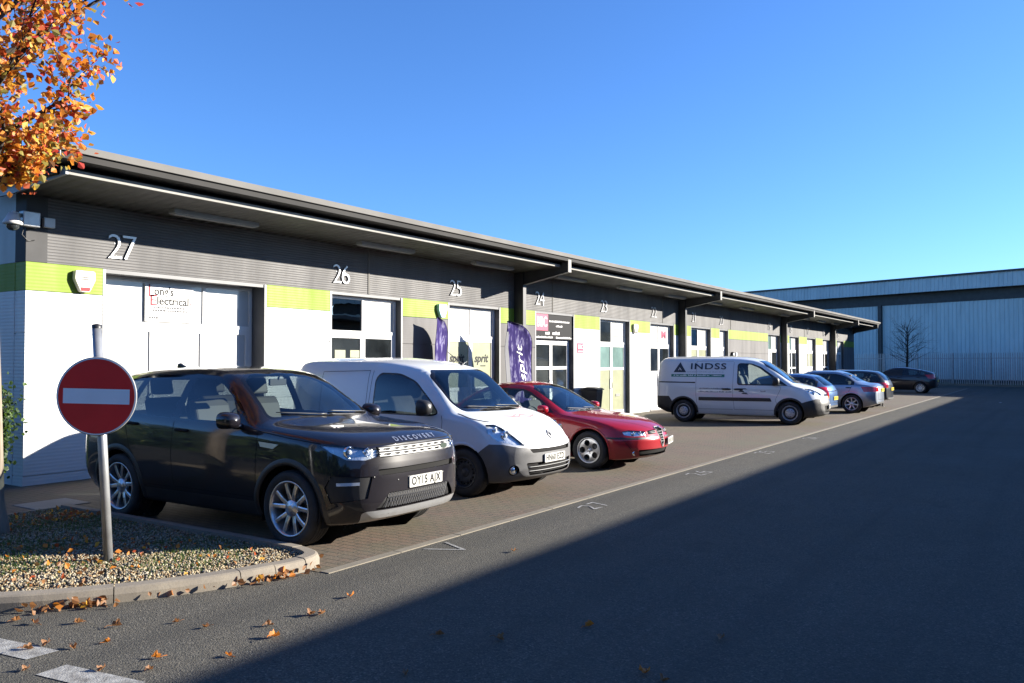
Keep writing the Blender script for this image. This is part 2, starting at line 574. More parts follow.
    def marks(self, mb, view, a, b, w, h, seed):
        """a line of print too small to read"""
        r_ = random.Random(seed); x = -w / 2
        U, V, D = self.axes(view); (a, b), = self.poly(view, [(a, b)])
        while x < w / 2 - h:
            e = min(w / 2, x + h * r_.uniform(.4, .8)); k = h * r_.choice((.6, .6, .85, 1))
            if r_.random() > .14:
                q = [self.hit(a + i, b + j, U, V, D) for i, j in ((x, -h * .3), (e, -h * .3), (e, -h * .3 + k), (x, -h * .3 + k))]
                if all(l is not None for l, n in q): mb.add([l + n * .003 for l, n in q], [(0, 1, 2, 3)])
            x = e + h * .22

    def at(self, view, a, b):
        U, V, D = self.axes(view); (a, b), = self.poly(view, [(a, b)])
        return self.hit(a, b, U, V, D)


# ---- wheels: axle along x, outer face towards +x of the wheel's own frame
def rim_spoke(mb, a0, r0, a1, r1, w0, w1, t0, t1, th):
    p0 = Vector((r0 * math.cos(a0), r0 * math.sin(a0))); p1 = Vector((r1 * math.cos(a1), r1 * math.sin(a1)))
    d = (p1 - p0).normalized(); nn = Vector((-d.y, d.x))
    vs = []
    for p, w, t in ((p0, w0, t0), (p0.lerp(p1, .5), (w0 + w1) / 2 * .92, t0 * .45 + t1 * .55 + .006), (p1, w1, t1)):
        for sx, dt in ((-1, -.004), (-.55, 0), (.55, 0), (1, -.004), (.8, -th), (-.8, -th)):
            q = p + nn * (sx * w / 2); vs.append((t + dt, q.x, q.y))
    fs = []
    for j in range(2):
        for k in range(6):
            k2 = (k + 1) % 6
            fs.append((j * 6 + k, j * 6 + k2, j * 6 + 6 + k2, j * 6 + 6 + k))
    fs += [(5, 4, 3, 2, 1, 0), (12, 13, 14, 15, 16, 17)]
    mb.add(vs, fs)


LX = Matrix(((0, 0, 1, 0), (1, 0, 0, 0), (0, 1, 0, 0), (0, 0, 0, 1)))   # lathe axis z -> x


def dish(mb, r0, r1, t0, t1, holes, th=.012, nr=16, na=96):
    """pressed disc with round holes [(r, angle, radius)]"""
    bm = bmesh.new(); g = []
    for i in range(nr + 1):
        u = i / nr; r = r0 + (r1 - r0) * u; t = t0 + (t1 - t0) * u + .012 * math.sin(u * PI)
        g.append([bm.verts.new((t, r * math.cos(2 * PI * k / na), r * math.sin(2 * PI * k / na))) for k in range(na)])
    for i in range(nr):
        for k in range(na):
            k2 = (k + 1) % na
            bm.faces.new((g[i][k], g[i][k2], g[i + 1][k2], g[i + 1][k]))
    for hr, ha, hrad in holes:
        c = Vector((hr * math.cos(ha), hr * math.sin(ha)))
        S = [f for f in bm.faces if (Vector(f.calc_center_median().yz) - c).length < hrad + .05]
        for k in range(18):
            a = 2 * PI * (k + .5) / 18
            no = Vector((0, math.cos(a), math.sin(a))); co = Vector((0, c.x, c.y)) + no * hrad
            vs = set(); es = set()
            for f in S: vs.update(f.verts); es.update(f.edges)
            r = bmesh.ops.bisect_plane(bm, geom=list(vs) + list(es) + S, dist=1e-6, plane_co=co, plane_no=no)
            S = [f for f in r['geom'] if isinstance(f, bmesh.types.BMFace) and (f.calc_center_median() - co).dot(no) <= 0]
        bmesh.ops.delete(bm, geom=S, context='FACES')
    bm.verts.index_update()
    vs = [v.co.copy() for v in bm.verts]; n = len(vs)
    fs = [tuple(v.index for v in f.verts) for f in bm.faces]
    back = [tuple(n + i for i in reversed(f)) for f in fs]
    side = []
    for e in bm.edges:
        if len(e.link_faces) == 1:
            a, b = e.verts[0].index, e.verts[1].index; side.append((a, b, n + b, n + a))
    mb.add(vs + [v - Vector((th, 0, 0)) for v in vs], fs + back + side, False)
    bm.free()


def make_wheel(root, x, y, Rt, wd, rr, style, rimmat, side):
    w = bpy.data.objects.new('wheel', None); link(w, root)
    w.location = (x, y, Rt); w.rotation_euler = (R(random.uniform(0, 70)), 0, 0) if side > 0 else (R(random.uniform(0, 70)), 0, PI)
    h = wd / 2
    t = MB()
    prof = [(rr - .004, -h + .016), (rr + .014, -h + .004), (rr + (Rt - rr) * .45, -h - .006), (Rt - .03, -h), (Rt - .012, -h + .014), (Rt - .002, -h + .035)]
    for k in range(4):
        a = -h + .045 + k * (wd - .09) / 4; b = -h + .045 + (k + 1) * (wd - .09) / 4
        prof += [(Rt, a), (Rt, b - .008), (Rt - .007, b - .007), (Rt - .007, b - .001)]
    prof += [(Rt - .002, h - .035), (Rt - .012, h - .014), (Rt - .03, h), (rr + (Rt - rr) * .45, h + .006), (rr + .014, h - .004), (rr - .004, h - .016)]
    t.lathe(prof, 64, LX)
    t.build('tyre', M['tyre'], w)
    r = MB()
    r.lathe([(rr - .006, h - .018), (rr + .008, h - .006), (rr + .003, h - .001), (rr - .010, h - .006), (rr - .016, h - .022), (rr - .03, h - .06), (rr - .045, -.03), (rr - .03, -h + .02)], 64, LX)
    f = h - .012
    if style == 'split5':
        for k in range(5):
            a = k * 2 * PI / 5
            for sg in (-1, 1):
                rim_spoke(r, a + sg * .06, .045, a + sg * .30, rr - .012, .050, .044, f - .035, f - .012, .035)
        r.lathe([(.03, f - .012), (.038, f - .018), (.075, f - .022), (.085, f - .035), (.085, f - .07)], 32, LX)
        r.lathe([(.0, f - .010), (.03, f - .012)], 24, LX)
    elif style == 'teledial':
        dish(r, .03, rr - .008, f - .03, f - .014, [(rr * .61, k * 2 * PI / 5 + .3, rr * .245) for k in range(5)] + [(rr * .235, k * 2 * PI / 5 + .3 + PI / 5, .0085) for k in range(5)])
        r.lathe([(0, f - .012), (.025, f - .014), (.034, f - .03)], 24, LX)
    elif style == 'steel':
        dish(r, .03, rr - .006, f - .045, f - .035, [(rr * .73, k * 2 * PI / 16, rr * .075) for k in range(16)], na=64)
        r.lathe([(0, f - .022), (.045, f - .024), (.06, f - .035), (.065, f - .05)], 24, LX)
    elif style == 'cap':
        dish(r, .03, rr * .62, f - .012, f - .022, [(rr * .46, k * 2 * PI / 8, rr * .06) for k in range(8)], na=64)
        r.lathe([(0, f - .002), (.05, f - .005), (.065, f - .02)], 24, LX)
    else:
        for k in range(style[1]):
            a = k * 2 * PI / style[1]
            rim_spoke(r, a, .04, a, rr - .01, .07 if style[1] < 6 else .05, .04, f - .03, f - .012, .03)
        r.lathe([(0, f - .012), (.04, f - .018), (.075, f - .03), (.08, f - .07)], 24, LX)
    r.build('rim', rimmat, w, fix=True)
    if style == 'cap':
        q = MB(); q.lathe([(rr * .60, f - .022), (rr - .01, f - .05)], 48, LX); q.build('steel_disc', M['black_plastic'], w)
    b = MB()
    b.lathe([(.05, .0), (rr * .72, .0), (rr * .72, -.012)], 40, LX)
    b.build('brake_disc', M['disc'], w)
    d = MB(); d.lathe([(0, -.03), (rr - .02, -.03)], 40, LX); d.build('backing_plate', M['black'], w)
    return w


def plate(root, c, nx, w, h, s, bg, size=.088, tilt=0.0, name='number_plate'):
    """number plate facing -y (nx = -1) or +y"""
    M_ = frame(c, (-nx, 0, 0), (0, math.sin(tilt) * -nx, math.cos(tilt)))
    p = MB(); p.prism(rounded([(-w / 2, -h / 2), (w / 2, -h / 2), (w / 2, h / 2), (-w / 2, h / 2)], .012), -.012, .004, M_)
    o = p.build(name, bg, root)
    t = MB()
    if s is None:
        r_ = random.Random(4)
        for k in range(7):
            x = -w * .40 + k * w * .118 + (.03 if k > 3 else 0); a = r_.uniform(.018, .03)
            for q in ((x, x + .009), (x + a, x + a + .009)): t.add([M_ @ Vector((q[i], j, .0052)) for i, j in ((0, -.037), (1, -.037), (1, .037), (0, .037))], [(0, 1, 2, 3)])
            j = r_.choice((-.037, 0, .028)); t.add([M_ @ Vector((i, j + d, .0052)) for i, d in ((x, 0), (x + a, 0), (x + a, .009), (x, .009))], [(0, 1, 2, 3)])
    else: flat_text(t, s, size * 1.28, M_ @ Matrix.Translation((0, -.001, .0052)), fit=w * .88, bold=.0028, spacing=1.12)
    t.build('lettering', M['black'], o)
    return o


def cabin(root, L, s_dash, z_dash, w, seats, zseat, sw_x, rear=True, z_floor=.34, head=True, seatm=None, s_back=None):
    """dashboard, steering wheel and seats seen through the glass"""
    y = lambda s: s - L / 2
    sm = seatm or M['seat']
    d = MB()
    d.prism([(y(s_dash - .38), z_dash - .03), (y(s_dash - .38), z_floor), (y(s_dash + .3), z_floor), (y(s_dash + .32), z_dash - .22), (y(s_dash + .26), z_dash - .03), (y(s_dash + .12), z_dash)], -w, w, Matrix(((0, 0, 1, 0), (1, 0, 0, 0), (0, 1, 0, 0), (0, 0, 0, 1))))
    d.build('dashboard', M['trim'], root, bevel=.02)
    f = MB(); f.box(-w, w, y(s_dash), y(s_back or (L - .5)), z_floor - .06, z_floor); f.build('cabin_floor', M['trim'], root)
    a = MB(); A = Matrix.Translation((sw_x, y(s_dash + .44), z_dash - .05)) @ Matrix.Rotation(R(65), 4, 'X')
    ring = [(A @ Vector((.185 * math.cos(k * PI / 14), .185 * math.sin(k * PI / 14), 0))) for k in range(29)]
    a.tube(ring, .017, 8, False)
    a.tube([A @ Vector((-.17, 0, 0)), A @ Vector((.17, 0, 0))], .02, 6)
    a.tube([A @ Vector((0, .01, -.02)), A @ Vector((0, -.17, 0))], .02, 6)
    a.tube([A @ Vector((0, 0, 0)), A @ Vector((0, 0, -.25))], .035, 8)
    a.build('steering_wheel', M['trim'], root)
    for sx, ss in seats:
        t = MB()
        pr = [(.0, -.02), (.5, .02), (.52, .14), (.12, .14), (.02, .14)]
        yy = y(ss)
        back = [(yy + .02, zseat + .08), (yy + .12, zseat + .06), (yy + .30, zseat + .60), (yy + .22, zseat + .64), (yy + .16, zseat + .55)]
        cush = [(yy - .5, zseat), (yy + .1, zseat - .02), (yy + .1, zseat + .12), (yy - .42, zseat + .16), (yy - .5, zseat + .1)]
        T = Matrix(((0, 0, 1, 0), (1, 0, 0, 0), (0, 1, 0, 0), (0, 0, 0, 1)))
        t.prism(back, sx - .24, sx + .24, T); t.prism(cush, sx - .25, sx + .25, T)
        if head: t.prism([(yy + .22, zseat + .66), (yy + .33, zseat + .66), (yy + .36, zseat + .84), (yy + .27, zseat + .86)], sx - .13, sx + .13, T)
        t.build('seat', sm, root, bevel=.035, seg=3)


def mirror(root, car, s, z, x, side, mat_shell, mat_glass, size=(.11, .13, .17)):
    """door mirror: shell, arm, glass"""
    y = s - car.L / 2
    dx, dy, dz = size[2], size[0], size[1]
    m = MB()
    n = 10; vs = []; fs = []
    # rounded shell: superellipsoid, open glass side towards the tail
    rings = [(-1.0, .0), (-.94, .45), (-.75, .74), (-.4, .93), (0, 1.0), (.35, 1.0)]
    for t, k in rings:
        for i in range(16):
            a = 2 * PI * i / 16
            cx = math.copysign(abs(math.cos(a)) ** .7, math.cos(a)) * k; cz = math.copysign(abs(math.sin(a)) ** .7, math.sin(a)) * k
            vs.append((side * (x + dx * .5 + cx * dx * .5), y + t * dy, z + cz * dz * .5))
    for j in range(len(rings) - 1):
        for i in range(16):
            i2 = (i + 1) % 16
            q = (j * 16 + i, j * 16 + i2, j * 16 + 16 + i2, j * 16 + 16 + i)
            fs.append(q if side > 0 else q[::-1])
    m.add(vs, fs, True)
    last = len(rings) - 1
    m.add([vs[last * 16 + i] for i in range(16)], [tuple(range(16))])
    m.tube([(side * (x - .09), y - .02, z - dz * .42), (side * (x + .05), y - .01, z - dz * .34)], .03, 8)
    o = m.build('door_mirror', mat_shell, root, fix=True)
    g = MB(); g.add([(side * (x + dx * .5) + math.cos(2 * PI * i / 20) * dx * .44, y + dy * .36, z + math.sin(2 * PI * i / 20) * dz * .43) for i in range(20)], [tuple(range(20))])
    g.build('mirror_glass', mat_glass, o)
    return o


def arch_pts(s0, z0, r, n=28, squash=1.0):
    return [(s0 + r * math.cos(2 * PI * k / n), z0 + r * squash * math.sin(2 * PI * k / n)) for k in range(n)]


def wheel_well(root, y, r, w_in, w_out, zc, side):
    m = MB()
    a = MB()
    n = 20; vs = []; fs = []
    for i in range(n + 1):
        t = -PI * .12 + PI * 1.24 * i / n
        for w in (w_in, w_out):
            vs.append((side * w, y + r * math.cos(t), zc + r * math.sin(t)))
    for i in range(n): fs.append((2 * i, 2 * i + 1, 2 * i + 3, 2 * i + 2))
    c = len(vs)
    m.add(vs, fs, True)
    m.add([(side * w_in, y + r * math.cos(2 * PI * i / 24), zc + r * math.sin(2 * PI * i / 24)) for i in range(24)], [tuple(range(24))])
    m.build('wheel_arch_liner', M['black'], root)
def P3(car, view, pts, side):
    """outline given as points near the surface (w, s, z) -> plane coordinates of an oblique view"""
    U, V, D = car.axes(view)
    out = []
    for w, s, z in pts:
        p = Vector((side * w, s - car.L / 2, z)); out.append((p.dot(U), p.dot(V)))
    return out


SIDES = (('L', -1), ('R', 1))


def lamp(car, pts, az, el, bowls, housing, lens, name='headlight', depth=.03, only=(0,)):
    ids = []
    for vw, sd in SIDES:
        view = (az * -sd, el)
        k = car.region(name, housing, view, P3(car, view, pts, sd), only=only, offset=-depth, facing=.1)
        ids.append((k, sd, view))
    return ids


def lamp_finish(car, ids, pts, bowls, lens_mat, rim=.004):
    """clear cover over the sunk housing and reflector bowls in it"""
    for k, sd, view in ids:
        o = car.objs.get(k)
        if o is None: continue
        me = o.data
        lo = bpy.data.objects.new('lens', me.copy()); link(lo, o)
        lm = lo.data
        for v, n in zip(lm.vertices, [v.normal.copy() for v in me.vertices]): v.co = v.co + n * (.0315)
        lm.materials.clear(); lm.materials.append(lens_mat)
        for w, s, z, r in bowls:
            U, V, D = car.axes(view)
            p = Vector((sd * w, s - car.L / 2, z))
            l, n = car.hit(p.dot(U), p.dot(V), U, V, D)
            if l is None: continue
            d = Vector((sd * .12, -1, 0)).normalized()
            x = d.cross(ZV).normalized(); y = x.cross(d)
            Mx = Matrix.Identity(4); c = l - n * .022
            for i in range(3): Mx[i][0] = x[i]; Mx[i][1] = y[i]; Mx[i][2] = d[i]; Mx[i][3] = c[i]
            b = MB(); b.lathe([(r * .35, -.02), (r * .62, -.012), (r * .9, .006), (r, .012), (r * 1.08, .010), (r * 1.1, -.02)], 24, Mx)
            b.build('reflector', M['chrome'], o)
            b = MB(); b.lathe([(r * .5, -.012), (r * .45, .004), (r * .3, .012), (0, .016)], 16, Mx); b.build('bulb', M['lampglass'], o)


def wheels(root, car, axles, wpos, Rt, wd, rr, style, rimmat, arch_r):
    for s in axles:
        for sd in (-1, 1):
            make_wheel(root, sd * (wpos - wd / 2), s - car.L / 2, Rt, wd, rr, style, rimmat, sd)
            wheel_well(root, s - car.L / 2, arch_r - .004, wpos - .36, wpos - .035, Rt, sd)


def arches(car, axles, Rt, r, hw):
    for s in axles:
        for vw, sd in SIDES:
            car.hole(vw, arch_pts(s, Rt, r), only=None or tuple(range(0, car.nid + 1)), facing=None, test=lambda c, n, sd=sd: c.x * sd > hw * .55)


def side_glass(car, frames, panes, trim_mat, glass_mat, name='window'):
    """black surrounds with the panes inside them"""
    out = {}
    for vw, sd in SIDES:
        t = lambda c, n, sd=sd: c.x * sd > .2 and abs(n.x) > .25
        ids = []
        for fr in frames: ids.append(car.region('window_surround', trim_mat, vw, fr, test=t))
        for pn in panes: car.region(name, glass_mat, vw, pn, only=tuple(ids) if ids else (0,), test=t)


def arch_lip(car, root, axles, Rt, r, material, w=.02, name='wheel_arch_lip', a0=-.10, a1=1.10, out=.012):
    for vw, sd in SIDES:
        U, V, D = car.axes(vw)
        for s in axles:
            mb = MB(); rows = []
            for i in range(41):
                t = PI * (a0 + (a1 - a0) * i / 40); row = []
                c = Vector(car.poly(vw, [(s, Rt)])[0])
                for rr_, off in ((r - .012, -.004), (r - .006, out * .8), (r + w * .4, out), (r + w, .001)):
                    q = c + Vector((math.cos(t), math.sin(t))) * rr_
                    qo = c + Vector((math.cos(t), math.sin(t))) * (r + .004)
                    l, n = car.hit(q.x, q.y, U, V, D)
                    if l is None or l.dot(D) < .3: row = None; break
                    row.append(l + D * off)
                rows.append(row)
            for a, b in zip(rows[:-1], rows[1:]):
                if a and b:
                    mb.add(a + b, [(0, 1, 5, 4), (1, 2, 6, 5), (2, 3, 7, 6)], True)
            if mb.v: mb.build(name, material, root)


def handles(car, root, door_ids, spots, material, size=(.19, .03)):
    for (s, z), key in spots:
        for vw, sd in SIDES:
            l, n = car.at(vw, s, z)
            if l is None: continue
            mb = MB(); y = l.y; x = l.x + sd * .012
            mb.tube([(x - sd * .018, y - size[0] / 2, z), (x + sd * .016, y - size[0] / 2 + .03, z), (x + sd * .02, y, z + .004), (x + sd * .016, y + size[0] / 2 - .03, z), (x - sd * .018, y + size[0] / 2, z)], [size[1] * .35, size[1] * .5, size[1] * .55, size[1] * .5, size[1] * .35], 8)
            par = car.objs.get(door_ids.get((key, vw)), root)
            mb.build('handle', material, par)


def doors(car, outlines):
    ids = {}
    for key, pts in outlines.items():
        for vw, sd in SIDES:
            ids[(key, vw)] = car.region('door', car.paint, vw, pts, test=lambda c, n, sd=sd: c.x * sd > .25 and abs(n.x) > .2)
    return ids


def wipers(car, root, specs, zoff=.012):
    for (w0, z0, w1, z1) in specs:
        pts = []
        U, V, D = car.axes('F')
        for i in range(9):
            t = i / 8; a = w0 + (w1 - w0) * t; b = z0 + (z1 - z0) * t
            l, n = car.hit(a, b, U, V, D)
            if l is not None: pts.append(l + n * zoff)
        if len(pts) > 2:
            mb = MB(); mb.tube(pts, [.012] + [.007] * (len(pts) - 2) + [.004], 6); mb.build('wiper', M['black_plastic'], root)


def polyseg(*a): return list(a)


# ================================================ black four-by-four
def build_suv(root):
    L = 4.60
    cv = dict(
        zb=[(0, .30), (.12, .255), (.5, .23), (4.0, .25), (4.45, .33), (4.6, .40)],
        wb=[(0, .60), (.1, .73), (.4, .84), (.9, .86), (3.7, .86), (4.3, .80), (4.6, .66)],
        z1=[(0, .42), (.5, .40), (4.6, .50)],
        w1=[(0, .74), (.05, .81), (.12, .86), (.3, .915), (.9, .935), (3.7, .935), (4.3, .90), (4.52, .83), (4.6, .74)],
        zm=[(0, .68), (1, .74), (3.6, .80), (4.6, .82)],
        wm=[(0, .76), (.05, .83), (.12, .88), (.3, .93), (.8, .949), (3.7, .949), (4.25, .92), (4.5, .85), (4.6, .77)],
        zs=[(0, .925), (.1, .965), (.3, 1.0), (.6, 1.03), (1.2, 1.085), (2.4, 1.125), (4.0, 1.19), (4.4, 1.16), (4.6, 1.05)],
        ws=[(0, .70), (.06, .78), (.14, .84), (.3, .885), (.8, .915), (1.4, .912), (3.6, .905), (4.2, .87), (4.5, .80), (4.6, .71)],
        zr=[(0, .96), (.06, 1.005), (.15, 1.035), (.4, 1.08), (1.15, 1.145), (1.34, 1.17), (1.62, 1.35), (1.9, 1.53), (2.1, 1.615), (2.35, 1.65), (2.8, 1.668), (3.4, 1.655), (4.0, 1.605), (4.2, 1.56), (4.35, 1.44), (4.5, 1.21), (4.6, 1.08)],
        wr=[(0, .62), (.06, .70), (.2, .735), (1.15, .775), (1.35, .775), (1.7, .705), (2.1, .65), (2.6, .635), (3.5, .62), (4.15, .60), (4.4, .63), (4.55, .68), (4.6, .66)],
        zt=[(0, .985), (.05, 1.035), (.15, 1.075), (.5, 1.12), (1.15, 1.18), (1.28, 1.205), (1.6, 1.42), (1.85, 1.575), (2.0, 1.645), (2.2, 1.69), (2.7, 1.722), (3.4, 1.71), (4.05, 1.655), (4.22, 1.60), (4.38, 1.46), (4.52, 1.22), (4.6, 1.08)])

    def nose(w, z):
        d = .26 * (w / .93) ** 3.2
        zz = [(0.2, .10), (.33, .03), (.45, 0), (.72, 0), (.80, .012), (1.0, .055), (1.1, .1)]
        return d + np.interp(z, [p[0] for p in zz], [p[1] for p in zz])

    def tail(w, z): return .16 * (w / .93) ** 3
    sp = dict(L=L, curves=cv, nose=nose, tail=tail)
    car = Car(sp, root); car.paint = M['paint_black']
    AX = (.885, 3.626); RT = .366; AR = .425
    # greenhouse: one black band, panes in it
    fr = [rounded([(1.50, 1.135), (2.66, 1.150), (2.66, 1.625), (2.28, 1.605), (2.08, 1.545), (1.84, 1.40)], .03),
          [(2.66, 1.150), (4.24, 1.205), (4.13, 1.47), (4.0, 1.565), (3.4, 1.62), (2.66, 1.625)]]
    pn = [rounded([(1.66, 1.155), (2.60, 1.165), (2.60, 1.595), (2.30, 1.58), (2.10, 1.515), (1.90, 1.40)], .035),
          rounded([(2.72, 1.170), (3.46, 1.195), (3.42, 1.585), (2.72, 1.60)], .03),
          rounded([(3.56, 1.200), (4.12, 1.22), (4.02, 1.45), (3.92, 1.53), (3.54, 1.575)], .03)]
    side_glass(car, fr, pn, M['gloss_black'], M['glass_dark'])
    ws = rounded([(-.735, 1.185), (.735, 1.185), (.60, 1.575), (.42, 1.655), (-.42, 1.655), (-.60, 1.575)], .05)
    tw = lambda c, n: n.y < -.15 and c.z > 1.15 and c.y < 0
    a = car.region('windscreen_surround', M['gloss_black'], 'F', ws, test=tw)
    wi = rounded([(-.70, 1.205), (.70, 1.205), (.575, 1.565), (.41, 1.635), (-.41, 1.635), (-.575, 1.565)], .05)
    car.region('windscreen', M['glass_front'], 'F', wi, only=(a,), test=tw)
    rw = rounded([(-.60, 1.15), (.60, 1.15), (.52, 1.53), (-.52, 1.53)], .06)
    car.region('rear_window', M['glass_dark'], 'B', rw, test=lambda c, n: n.y > .15 and c.z > 1.0)
    # front
    LP = [(.92, .50, 1.005), (.86, .26, 1.00), (.57, .08, .965), (.53, .05, .89), (.70, .10, .855), (.84, .20, .865), (.91, .34, .93)]
    li = lamp(car, LP, R(32), R(8), None, M['lamp_housing_dark'], None)
    g = rounded([(-.54, .865), (.54, .865), (.575, .965), (-.575, .965)], .012)
    front = lambda c, n: c.y < -L / 2 + .75
    car.region('grille', M['black_plastic'], 'F', g, test=front, offset=-.03)
    car.region('air_slot', M['black'], 'F', rounded([(-.56, .705), (.56, .705), (.58, .760), (-.58, .760)], .015), test=front, offset=-.03)
    car.region('lower_grille', M['black_plastic'], 'F', rounded([(-.60, .385), (.60, .385), (.46, .535), (-.46, .535)], .02), test=front, offset=-.03)
    for sd in (-1, 1):
        vw = (R(38) * -sd, R(0))
        k = car.region('fog_recess', M['black_plastic'], vw, P3(car, vw, [(.62, .1, .70), (.90, .36, .71), (.92, .42, .60), (.90, .36, .46), (.68, .1, .50)], sd), test=front, offset=-.012)
        car.region('fog_light', M['lampglass'], vw, P3(car, vw, [(.74, .15, .655), (.885, .3, .65), (.885, .3, .622), (.74, .15, .626)], sd), only=(k,), test=front, offset=.004)
    car.region('skid_plate', M['silver_trim'], 'F', rounded([(-.66, .20), (.66, .20), (.72, .375), (-.72, .375)], .05), test=front)
    arches(car, AX, RT, AR, .95)
    # lower cladding, black plastic
    car.region('sill_cladding', M['black_plastic'], 'L', [(-.2, .10), (5, .10), (5, .40), (-.2, .40)], only=(0,), test=lambda c, n: abs(c.x) > .5 and -1.35 < c.y < 1.2, facing=None)
    D = doors(car, dict(
        front=rounded([(1.33, .43), (2.61, .43), (2.66, .8), (2.66, 1.66), (2.2, 1.645), (1.95, 1.55), (1.50, 1.27), (1.36, 1.14)], .03),
        rear=rounded([(2.66, .43), (3.10, .43), (3.40, .80), (3.52, 1.1), (3.50, 1.635), (2.66, 1.655)], .03)))
    car.finish(car.paint)
    lamp_finish(car, li, LP, [(.78, .24, .93, .052), (.64, .14, .925, .036)], M['lens'])
    wheels(root, car, AX, .925, RT, .245, .260, 'split5', M['alloy'], AR)
    arch_lip(car, root, AX, RT, AR, M['black_plastic'], w=.055, out=.010)
    handles(car, root, D, [((2.50, 1.045), 'front'), ((3.38, 1.085), 'rear')], M['paint_black'], (.2, .032))
    car.seams('panel_gaps', M['black'], [(v, l) for v in 'LR' for l in (
        [(1.34, 1.13), (1.33, .9), (1.33, .45)], [(2.66, 1.13), (2.66, .8), (2.61, .45), (1.33, .44)], [(3.52, 1.15), (3.5, 1.05), (3.40, .82), (3.14, .52)], [(2.66, .44), (3.08, .44)],
        [(.50, 1.0), (.9, 1.035), (1.34, 1.085)])] + [('F', [(-.66, .985), (-.3, .985), (.3, .985), (.66, .985)])], .007)
    # crease along the shoulder: raised bright vent on the wing
    for vw, sd in SIDES:
        mb = MB(); U, V, D_ = car.axes(vw)
        q = [(1.02, .97), (1.30, .985), (1.27, .94), (1.09, .925)]
        pts = []
        for s, z in q:
            l, n = car.at(vw, s, z); pts.append(l)
        mb.add([p + D_ * .008 for p in pts] + [p - D_ * .01 for p in pts], [(0, 1, 2, 3), (0, 4, 5, 1), (1, 5, 6, 2), (2, 6, 7, 3), (3, 7, 4, 0)])
        mb.build('wing_vent', M['silver_trim'], root, fix=True)
    # grille bars: two bright bars pierced by slots
    bars = MB(); U, V, D_ = car.axes('F')
    for z0, z1 in ((.875, .910), (.922, .957)):
        n = 18
        for i in range(n):
            w0 = -.545 + 1.09 * i / n; w1 = -.545 + 1.09 * (i + 1) / n
            zs_ = [(z0, z0 + .009), (z1 - .009, z1)]
            for a_, b_ in zs_:
                p = [car.hit(w, z, U, V, D_)[0] for w, z in ((w0, a_), (w1, a_), (w1, b_), (w0, b_))]
                bars.add([x + Vector((0, -.004, 0)) for x in p] + [x + Vector((0, .02, 0)) for x in p], [(0, 1, 2, 3), (0, 4, 5, 1), (2, 6, 7, 3), (4, 7, 6, 5)])
            if i % 2 == 0:
                p = [car.hit(w, z, U, V, D_)[0] for w, z in ((w0, z0 + .009), (w1 - .022, z0 + .009), (w1 - .002, z1 - .009), (w0 + .020, z1 - .009))]
                bars.add([x + Vector((0, -.003, 0)) for x in p], [(0, 1, 2, 3)])
    bars.build('grille_bars', M['satin_silver'], root)
    em = MB()
    l, n = car.hit(.40, .905, U, V, D_)
    em.prism([(.055 * math.cos(t * PI / 12), .028 * math.sin(t * PI / 12)) for t in range(24)], -.004, .006, frame(l + Vector((0, -.006, 0)), (1, 0, 0), (0, 0, 1)))
    em.build('badge', M['badge_green'], root)
    mesh = MB()
    for i in range(34):
        w = -.56 + 1.12 * i / 33
        for sg in (-1, 1):
            a_ = (w - .03 * sg, .395); b_ = (w + .03 * sg, .53)
            lim = .58 - (.14) * .9
            if abs(a_[0]) > .57 or abs(b_[0]) > .46: continue
            pa = car.hit(a_[0], a_[1], U, V, D_)[0]; pb = car.hit(b_[0], b_[1], U, V, D_)[0]
            mesh.tube([pa + Vector((0, .012, 0)), pb + Vector((0, .012, 0))], .0045, 4, False)
    mesh.build('grille_mesh', M['silver_trim_dull'], root)
    sk = MB()
    p = [car.hit(w, z, U, V, D_) for w, z in ((-.42, .285), (.42, .285), (.45, .335), (-.45, .335))]
    sk.add([l + n * .003 for l, n in p], [(0, 1, 2, 3)]); sk.build('skid_slot', M['black'], root)
    t = MB(); car.text(t, 'DISCOVERY', .052, 'F', 0, 1.016, off=.006, fit=.62, spacing=1.8, bold=.0012)
    t.build('lettering', M['silver_trim'], root)
    l, n = car.hit(.05, .60, U, V, D_)
    plate(root, l + Vector((.0, -.008, .005)), -1, .52, .111, 'OY15 AJX', M['plate_white'])
    for vw, sd in SIDES: mirror(root, car, 1.62, 1.185, .935, sd, M['paint_black'], M['mirror'], (.13, .17, .21))
    wipers(car, root, [(.62, 1.195, .05, 1.23), (-.05, 1.20, -.6, 1.24)])
    cabin(root, L, 1.72, 1.14, .74, [(-.37, 2.55), (.37, 2.55), (-.37, 3.35), (.37, 3.35)], .72, -.37, seatm=M['seat_cream'])
    mr = MB(); mr.box(-.12, .12, 2.06 - L / 2, 2.09 - L / 2, 1.50, 1.575); mr.tube([(0, 2.07 - L / 2, 1.56), (0, 2.03 - L / 2, 1.63)], .012, 6); mr.build('interior_mirror', M['trim'], root, bevel=.01)
    hl = MB(); hl.box(-.56, .56, 2.15 - L / 2, 3.9 - L / 2, 1.60, 1.612); hl.build('headlining', M['seat_cream'], root)
    fin = MB(); fin.prism([(3.62, 1.675), (3.86, 1.665), (3.84, 1.745), (3.80, 1.75)], -.02, .02, Matrix(((0, 0, 1, 0), (1, 0, 0, -L / 2), (0, 1, 0, 0), (0, 0, 0, 1)))); fin.build('aerial_fin', M['paint_black'], root, bevel=.012)
    sen = MB()
    for w in (-.62, -.35, .35, .62):
        l, n = car.hit(w, .69 if abs(w) > .5 else .64, U, V, D_)
        if l is not None: sen.lathe([(0, .003), (.009, .002), (.011, 0)], 10, frame(l, (1, 0, 0), (0, 0, 1)))
    sen.build('parking_sensors', M['black_plastic'], root)
    return car


